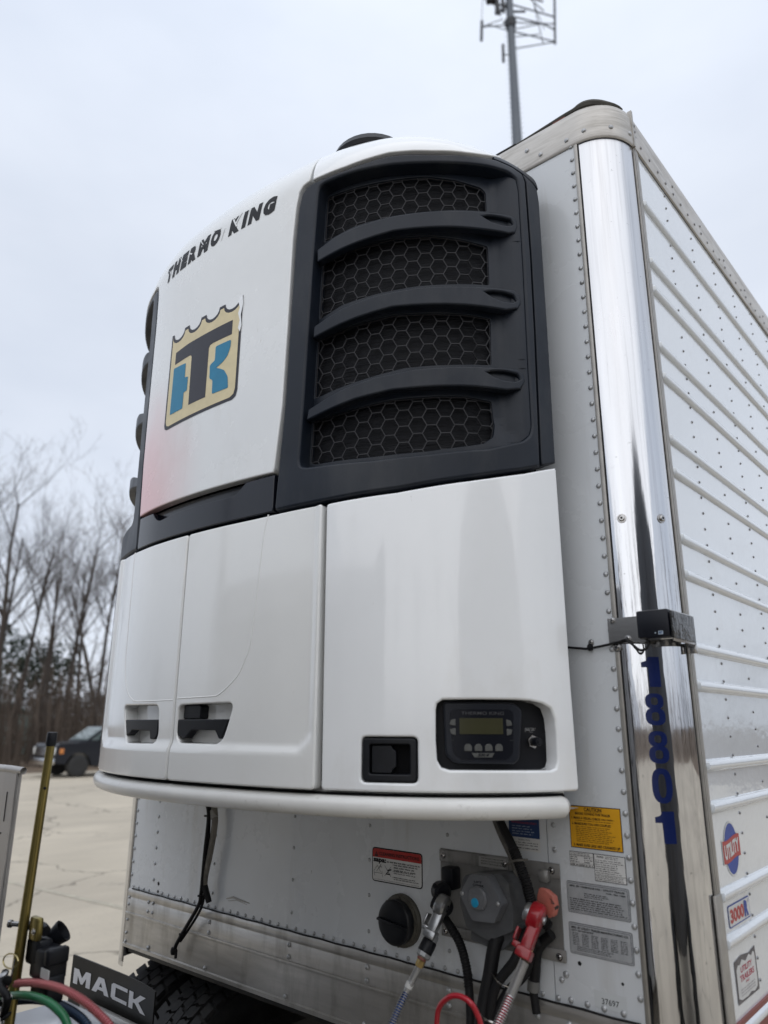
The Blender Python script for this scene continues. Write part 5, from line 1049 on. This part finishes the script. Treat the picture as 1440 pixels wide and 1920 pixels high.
for s_ in (-1,1):
    mb = MB(); mb.box((2.70,s_*.99-.14*(s_ > 0)-.0*(s_ < 0),.86),(2.92,s_*.99+.14*(s_ < 0),1.14), 0, c=.03); mb.box((2.55,s_*1.005-.01,.90),(2.72,s_*1.005+.01,1.10), 1, c=.005); mb.build('headlight', [mat('headlamp', (.6,.6,.58), .15, coat=.6), mat('amber lamp', (.55,.20,.05), .3)], pk, local=True)
    for cx in (1.9,-1.85):
        mb = MB(); mb.lathe([(.22,-.14),(.37,-.15),(.42,-.12),(.42,.12),(.37,.15),(.22,.14)], (cx,s_*.88,.424), (0,1,0), 0, 28); w_ = mb.build('wheel', TRD, pk, local=True)
        mb = MB(); mb.lathe([(.25,.0),(.25,.13),(.235,.14),(.20,.08),(.06,.09),(.05,.13)], (cx,s_*.88,.424), (0,s_,0), 0, 20); mb.build('rim', mat('grey alloy rim', (.22,.22,.22), .35, .5), w_, local=True)
    mb = MB(); mb.box((.95,s_*1.03-.12,1.38),(1.08,s_*1.03+.12,1.60), 0, c=.03); mb.build('mirror', NB, pk, local=True)
# ------------------------------------------------------------------ mobile phone mast
dm = _ray(970,270); dm = Vector((dm.x,dm.y,0)).normalized(); TB = Vector((CAM.x,CAM.y,0))+dm*40
mast = thing('phone_mast', 'tall grey steel monopole mast with blurred antenna arms rising behind the trailer', 'mast', TB)
def mz(py): d = _ray(960, py); return CAM.z+d.z/math.hypot(d.x,d.y)*40
def mpt(px, py, k=0): d = _ray(px, py); h2 = math.hypot(d.x,d.y); p = CAM+d*(40/h2); return p+dm*k
GM = mat('galvanised steel mast', (.11,.125,.145), .5, .3, var=(1.2,.08)); DK = mat('antenna grey', (.022,.025,.03), .5)
mb = MB(); zs_ = [0,10,20,30,mz(270),mz(100),mz(0),mz(-80)]; rs_ = [.62,.52,.44,.375,.325,.265,.245,.24]
for k in range(7): mb.tube([TB+Vector((0,0,zs_[k])), TB+Vector((0,0,zs_[k+1]))], [rs_[k], rs_[k+1]], n=18)
z_ = 8
while z_ < mz(60):
    mb.tube([TB+Vector((0,0,z_))+_r*.3, TB+Vector((0,0,z_))+_r*.44], .012, n=4); mb.tube([TB+Vector((0,0,z_))-_r*.3, TB+Vector((0,0,z_))-_r*.44], .012, n=4); z_ += .4
mb.build('pole', GM, mast)
mb = MB()
def bar(a, b, r=.05, ka=0, kb=0, m=0): mb.tube([mpt(*a,ka), mpt(*b,kb)], r, m, n=6)
for (a, b, r_, ka, kb) in (((958,8),(1042,-5),.05,0,1.5),((958,30),(1020,16),.05,0,1.2),((1020,16),(1042,20),.05,1.2,1.5),((958,58),(1042,42),.045,0,1.5),((960,92),(1042,42),.04,0,1.5),((958,56),(1015,20),.035,0,1),((958,70),(1010,40),.035,0,1),((1000,-20),(1018,58),.035,1,1),((985,-10),(1020,-4),.04,0,1),
    ((962,46),(905,75),.04,0,-1),((962,60),(915,70),.03,0,-1),((905,75),(945,60),.03,-1,-1),((945,102),(958,104),.04,0,0),((957,45),(943,42),.06,0,0),((930,-10),(938,40),.10,-.5,-.5),((900,5),(960,18),.07,-.5,0),((905,-5),(925,12),.14,-.5,-.5),((940,10),(960,20),.08,0,0),((925,-15),(962,-4),.1,0,0),((898,-6),(915,-2),.12,-.8,-.5),((915,2),(935,22),.12,-.5,-.3),((938,22),(962,-10),.09,0,0),((968,-12),(1018,-22),.06,0,1),((958,22),(985,14),.08,0,.3),((958,42),(1042,8),.04,0,1.5),((948,48),(966,60),.10,0,0),((940,-20),(945,30),.12,-.3,-.3),((1000,-20),(1020,30),.03,1,1),((908,5),(905,75),.018,-1,-1),((957,20),(945,10),.1,0,0)): bar(a, b, r_, ka, kb)
mb.build('antenna_frame', DK, mast)
for (a, b, r_, k) in (((1040,-40),(1041,46),.085,1.5),((906,64),(905,100),.10,-1),((943,84),(944,116),.10,0),((912,-20),(910,6),.13,-.5),((926,-25),(926,16),.24,-.5),((918,-30),(917,12),.2,-.3),((934,-10),(932,38),.13,-.5)):
    mb = MB(); mb.tube([mpt(*a,k), mpt(*b,k)], r_, 0, n=8); mb.build('antenna', DK, mast)
mb = MB(); mb.tube([TB+Vector((0,0,mz(52))), TB+Vector((0,0,mz(40)))], [.33,.42], n=14); mb.build('collar', DK, mast)
# ------------------------------------------------------------------ trees
BARK = mat('grey brown bark', (.060,.048,.040), .9, var=(3,.25,(1,1,.3)), bump=(20,.5,(1,1,.3),.02)); TWIG = mat('bare twigs', (.080,.063,.052), .9, var=(2,.2))
def tree_mesh(seed, H=19, lean=0., spread=.55, low=.35):
    rg = random.Random(seed); tb, cb = MB(), MB()
    def grow(p, d, L_, r, lv):
        seg = 5 if lv == 0 else (4 if lv == 1 else 3); P = [p]; q = p.copy(); dd = d.copy(); Rs = [r]
        for k in range(seg):
            dd = (dd+Vector((rg.gauss(0,.10+.05*lv), rg.gauss(0,.10+.05*lv), rg.gauss(.05,.05)))*(.5 if lv == 0 else 1)).normalized(); q = q+dd*L_/seg; P.append(q.copy()); Rs.append(r*(1-.72*(k+1)/seg))
        (tb if lv < 2 else cb).tube(P, Rs, 0, n=(8,5,3,3,3)[lv], caps=False)
        if lv >= 4: return
        n = (9, 6, 5, 2)[lv]
        for i in range(n):
            t = rg.uniform(low if lv == 0 else .2, 1.0); f = t*seg; j = min(int(f), seg-1); b = P[j].lerp(P[j+1], f-j); ax = (P[j+1]-P[j]).normalized()
            sd_ = ax.orthogonal().normalized(); sd_.rotate(Matrix.Rotation(rg.uniform(0,6.28),3,ax)); ang = rg.uniform(.45,.95)*spread*1.6
            nd = (ax*math.cos(ang)+sd_*math.sin(ang)+Vector((0,0,.18))).normalized()
            grow(b, nd, L_*rg.uniform(.30,.50)*(1.15-.45*t) if lv == 0 else L_*rg.uniform(.38,.62), max(Rs[j]*rg.uniform(.35,.55), .008), lv+1)
    grow(Vector((0,0,-.1)), Vector((lean,0,1)).normalized(), H, H*.0135, 0)
    def me(b, nm, m):
        x = bpy.data.meshes.new(nm); x.from_pydata(b.v, [], b.f); x.materials.append(m); x.polygons.foreach_set('use_smooth', [True]*len(x.polygons)); return x
    return me(tb,'trunk',BARK), me(cb,'crown',TWIG)
TM = [tree_mesh(11, 17), tree_mesh(5, 15, .10, .5, .45), tree_mesh(23, 16.5, -.06, .5, .5), tree_mesh(42, 13, .35, .85, .3)]
def tree(k, x, y, s, rz, label):
    e = thing('bare_tree', label, 'tree', (x,y,0), rz, 'bare trees round the lot'); e.scale = (s,s,s)
    for me, nm in zip(TM[k], ('trunk','crown')):
        o = bpy.data.objects.new(nm, me); C.objects.link(o); o.parent = e
def atd(px, D): d = _ray(px, 1300); h2 = math.hypot(d.x,d.y); return CAM.x+d.x/h2*D, CAM.y+d.y/h2*D
vis = [(0,2,47,1.0,.4,'tall bare tree at the far left edge of the picture'),(2,28,52,.92,1.9,'bare straight tree second from the left edge'),(1,70,46,.80,2.5,'slender bare tree above the brass pole'),(2,92,50,.78,4.2,'thin straight bare tree just right of the brass pole'),(0,122,54,.95,5.0,'bushy-topped bare tree in the middle of the gap left of the trailer'),
 (3,212,44,.92,3.6,'thick leaning bare tree forking beside the white unit'),(1,150,56,.95,.7,'bare tree above the bonnet of the dark pickup'),(2,178,48,.83,1.2,'slim bare tree behind the dark pickup windscreen'),(0,232,52,.9,2.2,'bare tree half hidden by the left edge of the white unit'),(1,-25,50,1.0,3.1,'bare tree whose branches reach in from beyond the left edge')]
vis += [(k % 4, px, D, .95, px*.7, 'bare tree standing outside the picture round the lot') for k, (px, D) in enumerate(((-90,50),(-160,47),(-240,53),(-340,49),(-450,52),(-600,50),(300,50),(360,55),(430,49),(520,55),(640,58),(800,60)))]
for k, px, D, s, rz, lb in vis: x_, y_ = atd(px, D); tree(k, x_, y_, s*.88, rz, lb)
rg = random.Random(3)
for i in range(30):
    a_ = R(-110+i*9.6); D = rg.uniform(56,66); x_, y_ = D*math.cos(a_), D*math.sin(a_)
    if x_ < -30 and y_ > -5: continue
    tree(i % 4, x_, y_, rg.uniform(.75,1.0), rg.uniform(0,6), 'bare tree standing outside the picture round the lot')
# brush and low woods
mb = MB(); rg = random.Random(9)
def stick(x, y, H, r):
    p = Vector((x,y,0)); d = Vector((rg.gauss(0,.10),rg.gauss(0,.10),1)); P = [p, p+d*H*.5+Vector((rg.gauss(0,.15),rg.gauss(0,.15),0)), p+d*H]; mb.tube(P, [r,r*.7,r*.25], n=3, caps=False)
    for k in range(5):
        t = rg.uniform(.25,.95); b = P[0].lerp(P[2], t); e = b+Vector((rg.gauss(0,.5),rg.gauss(0,.5),rg.uniform(.3,1.1)))*H*.16; mb.tube([b,e], [r*.45,r*.15], n=3, caps=False)
for i in range(1700):
    x_, y_ = atd(rg.uniform(-260,420), rg.uniform(40,72)); stick(x_, y_, rg.uniform(1.5,5.6), rg.uniform(.02,.055))
for i in range(1300):
    a_ = rg.uniform(-2.7,2.2); D = rg.uniform(54,70); stick(D*math.cos(a_), D*math.sin(a_), rg.uniform(2,8), rg.uniform(.03,.08))
prop(mb.build('brush', mat('winter brush', (.085,.066,.052), .95, var=(1,.3)), None), 'tangle of leafless grey-brown undergrowth beyond the lot', 'undergrowth', kind='stuff')
mb = MB()
def clump(c, r, n, flat=1.):
    V, F = [], []
    for k in range(n):
        u = Vector((rg.gauss(0,1),rg.gauss(0,1),rg.gauss(0,1))).normalized()*r*rg.uniform(.55,1.05); u.z *= flat; p = c+u; s = rg.uniform(.10,.24); a = Vector((rg.gauss(0,1),rg.gauss(0,1),rg.gauss(0,1))).normalized()*s; b = Vector((rg.gauss(0,1),rg.gauss(0,1),rg.gauss(0,1))).normalized()*s
        V += [p+a,p+b,p-a]; F.append((3*k,3*k+1,3*k+2))
    return V, F
for i in range(210):
    x_, y_ = atd(rg.uniform(-420,560), rg.uniform(66,80)); mb.add(*clump(Vector((x_,y_,rg.uniform(.5,3.6))), rg.uniform(1.6,3.0), 170, .8), rg.choice([0,0,0,1]))
for i in range(230):
    a_ = rg.uniform(-2.8,2.3); D = rg.uniform(66,78); mb.add(*clump(Vector((D*math.cos(a_), D*math.sin(a_), rg.uniform(.5,4.5))), rg.uniform(2,3.4), 90, .8), rg.choice([0,0,1]))
for (px, D, z_) in ((10,62,7.2),(40,62,7.0),(70,63,6.3),(98,62,7.0),(-20,62,7.6),(55,60,5.6),(25,60,5.2),(85,61,5.4),(112,61,5.2)):
    x_, y_ = atd(px, D); mb.add(*clump(Vector((x_,y_,z_)), 2.0, 420, .75), 1)
o_ = bpy.data.meshes.new('woods'); o_.from_pydata([tuple(v) for v in mb.v], [], mb.f); o_.materials.append(mat('brown thicket', (.060,.045,.036), .95, var=(1,.3))); o_.materials.append(mat('dark pine foliage', (.022,.034,.020), .9, var=(1,.3))); o_.polygons.foreach_set('material_index', mb.m)
o_ = bpy.data.objects.new('woods', o_); C.objects.link(o_); prop(o_, 'dark low woods with evergreen patches on the horizon', 'woods', kind='stuff')
# pale green shed seen at the left edge
x_, y_ = atd(2, 58); sh_ = thing('shed', 'pale green metal shed glimpsed through the woods at the left edge', 'shed', (x_,y_,0), .4)
mb = MB(); mb.box((-5,-2.5,0),(.6,2.5,2.6)); 
for k in range(28): mb.box((-4.98+k*.2,-2.53,.02),(-4.93+k*.2,-2.5,2.58))
mb.build('wall', mat('pale green sheeting', (.30,.42,.38), .6), sh_, local=True)
mb = MB(); mb.prism([(-2.9,2.58),(0,3.6),(2.9,2.58),(2.9,2.5),(0,3.5),(-2.9,2.5)], lambda a, b, d: (d, a, b), -5.2, .8); mb.build('roof', mat('pale shed roof', (.40,.45,.44), .5), sh_, local=True)

# ------------------------------------------------------------------ unseen truck added and shaped to reflect dark in the corner post
NT = mat('added truck dark paint', (.07,.072,.078), .4, coat=.2, var=(2,.1))
def section_loft(mb, secs, m=0):
    V = []; n = 12
    for (x, w, h, zb_) in secs:
        for k in range(n):
            t = 2*math.pi*(k+.5)/n; c_, s_ = math.cos(t), math.sin(t); q = 3.2
            V.append((x, w*abs(c_)**(2/q)*(1 if c_ > 0 else -1), zb_+(h-zb_)*(.5+.5*abs(s_)**(2/q)*(1 if s_ > 0 else -1))))
    F = [(i*n+k,i*n+(k+1)%n,(i+1)*n+(k+1)%n,(i+1)*n+k) for i in range(len(secs)-1) for k in range(n)]+[tuple(range(n-1,-1,-1)), tuple((len(secs)-1)*n+k for k in range(n))]
    mb.add(V, F, m)
nb_ = thing('added_reflection_truck', 'unseen dark truck added for the dark streak in the polished corner post', 'truck', (3.75,-1.60,0), math.atan2(-.52,.854))
mb = MB(); section_loft(mb, [(0,.30,4.05,.8),(.05,.75,3.95,.75),(.25,1.2,3.75,.7),(1.2,1.3,3.5,.7),(2.4,1.3,3.0,.7),(3.0,1.15,2.2,.7),(4.6,1.0,1.7,.7),(4.9,.8,1.4,.75)]); mb.build('cab', NT, nb_, local=True, angle=50)
for x_ in (.6,3.9):
    for s_ in (-1,1):
        mb = MB(); mb.lathe([(.28,-.15),(.48,-.16),(.52,-.12),(.52,.12),(.48,.16),(.28,.15)], (x_,s_*1.0,.525), (0,1,0), 0, 32); mb.build('wheel', TRD, nb_, local=True)
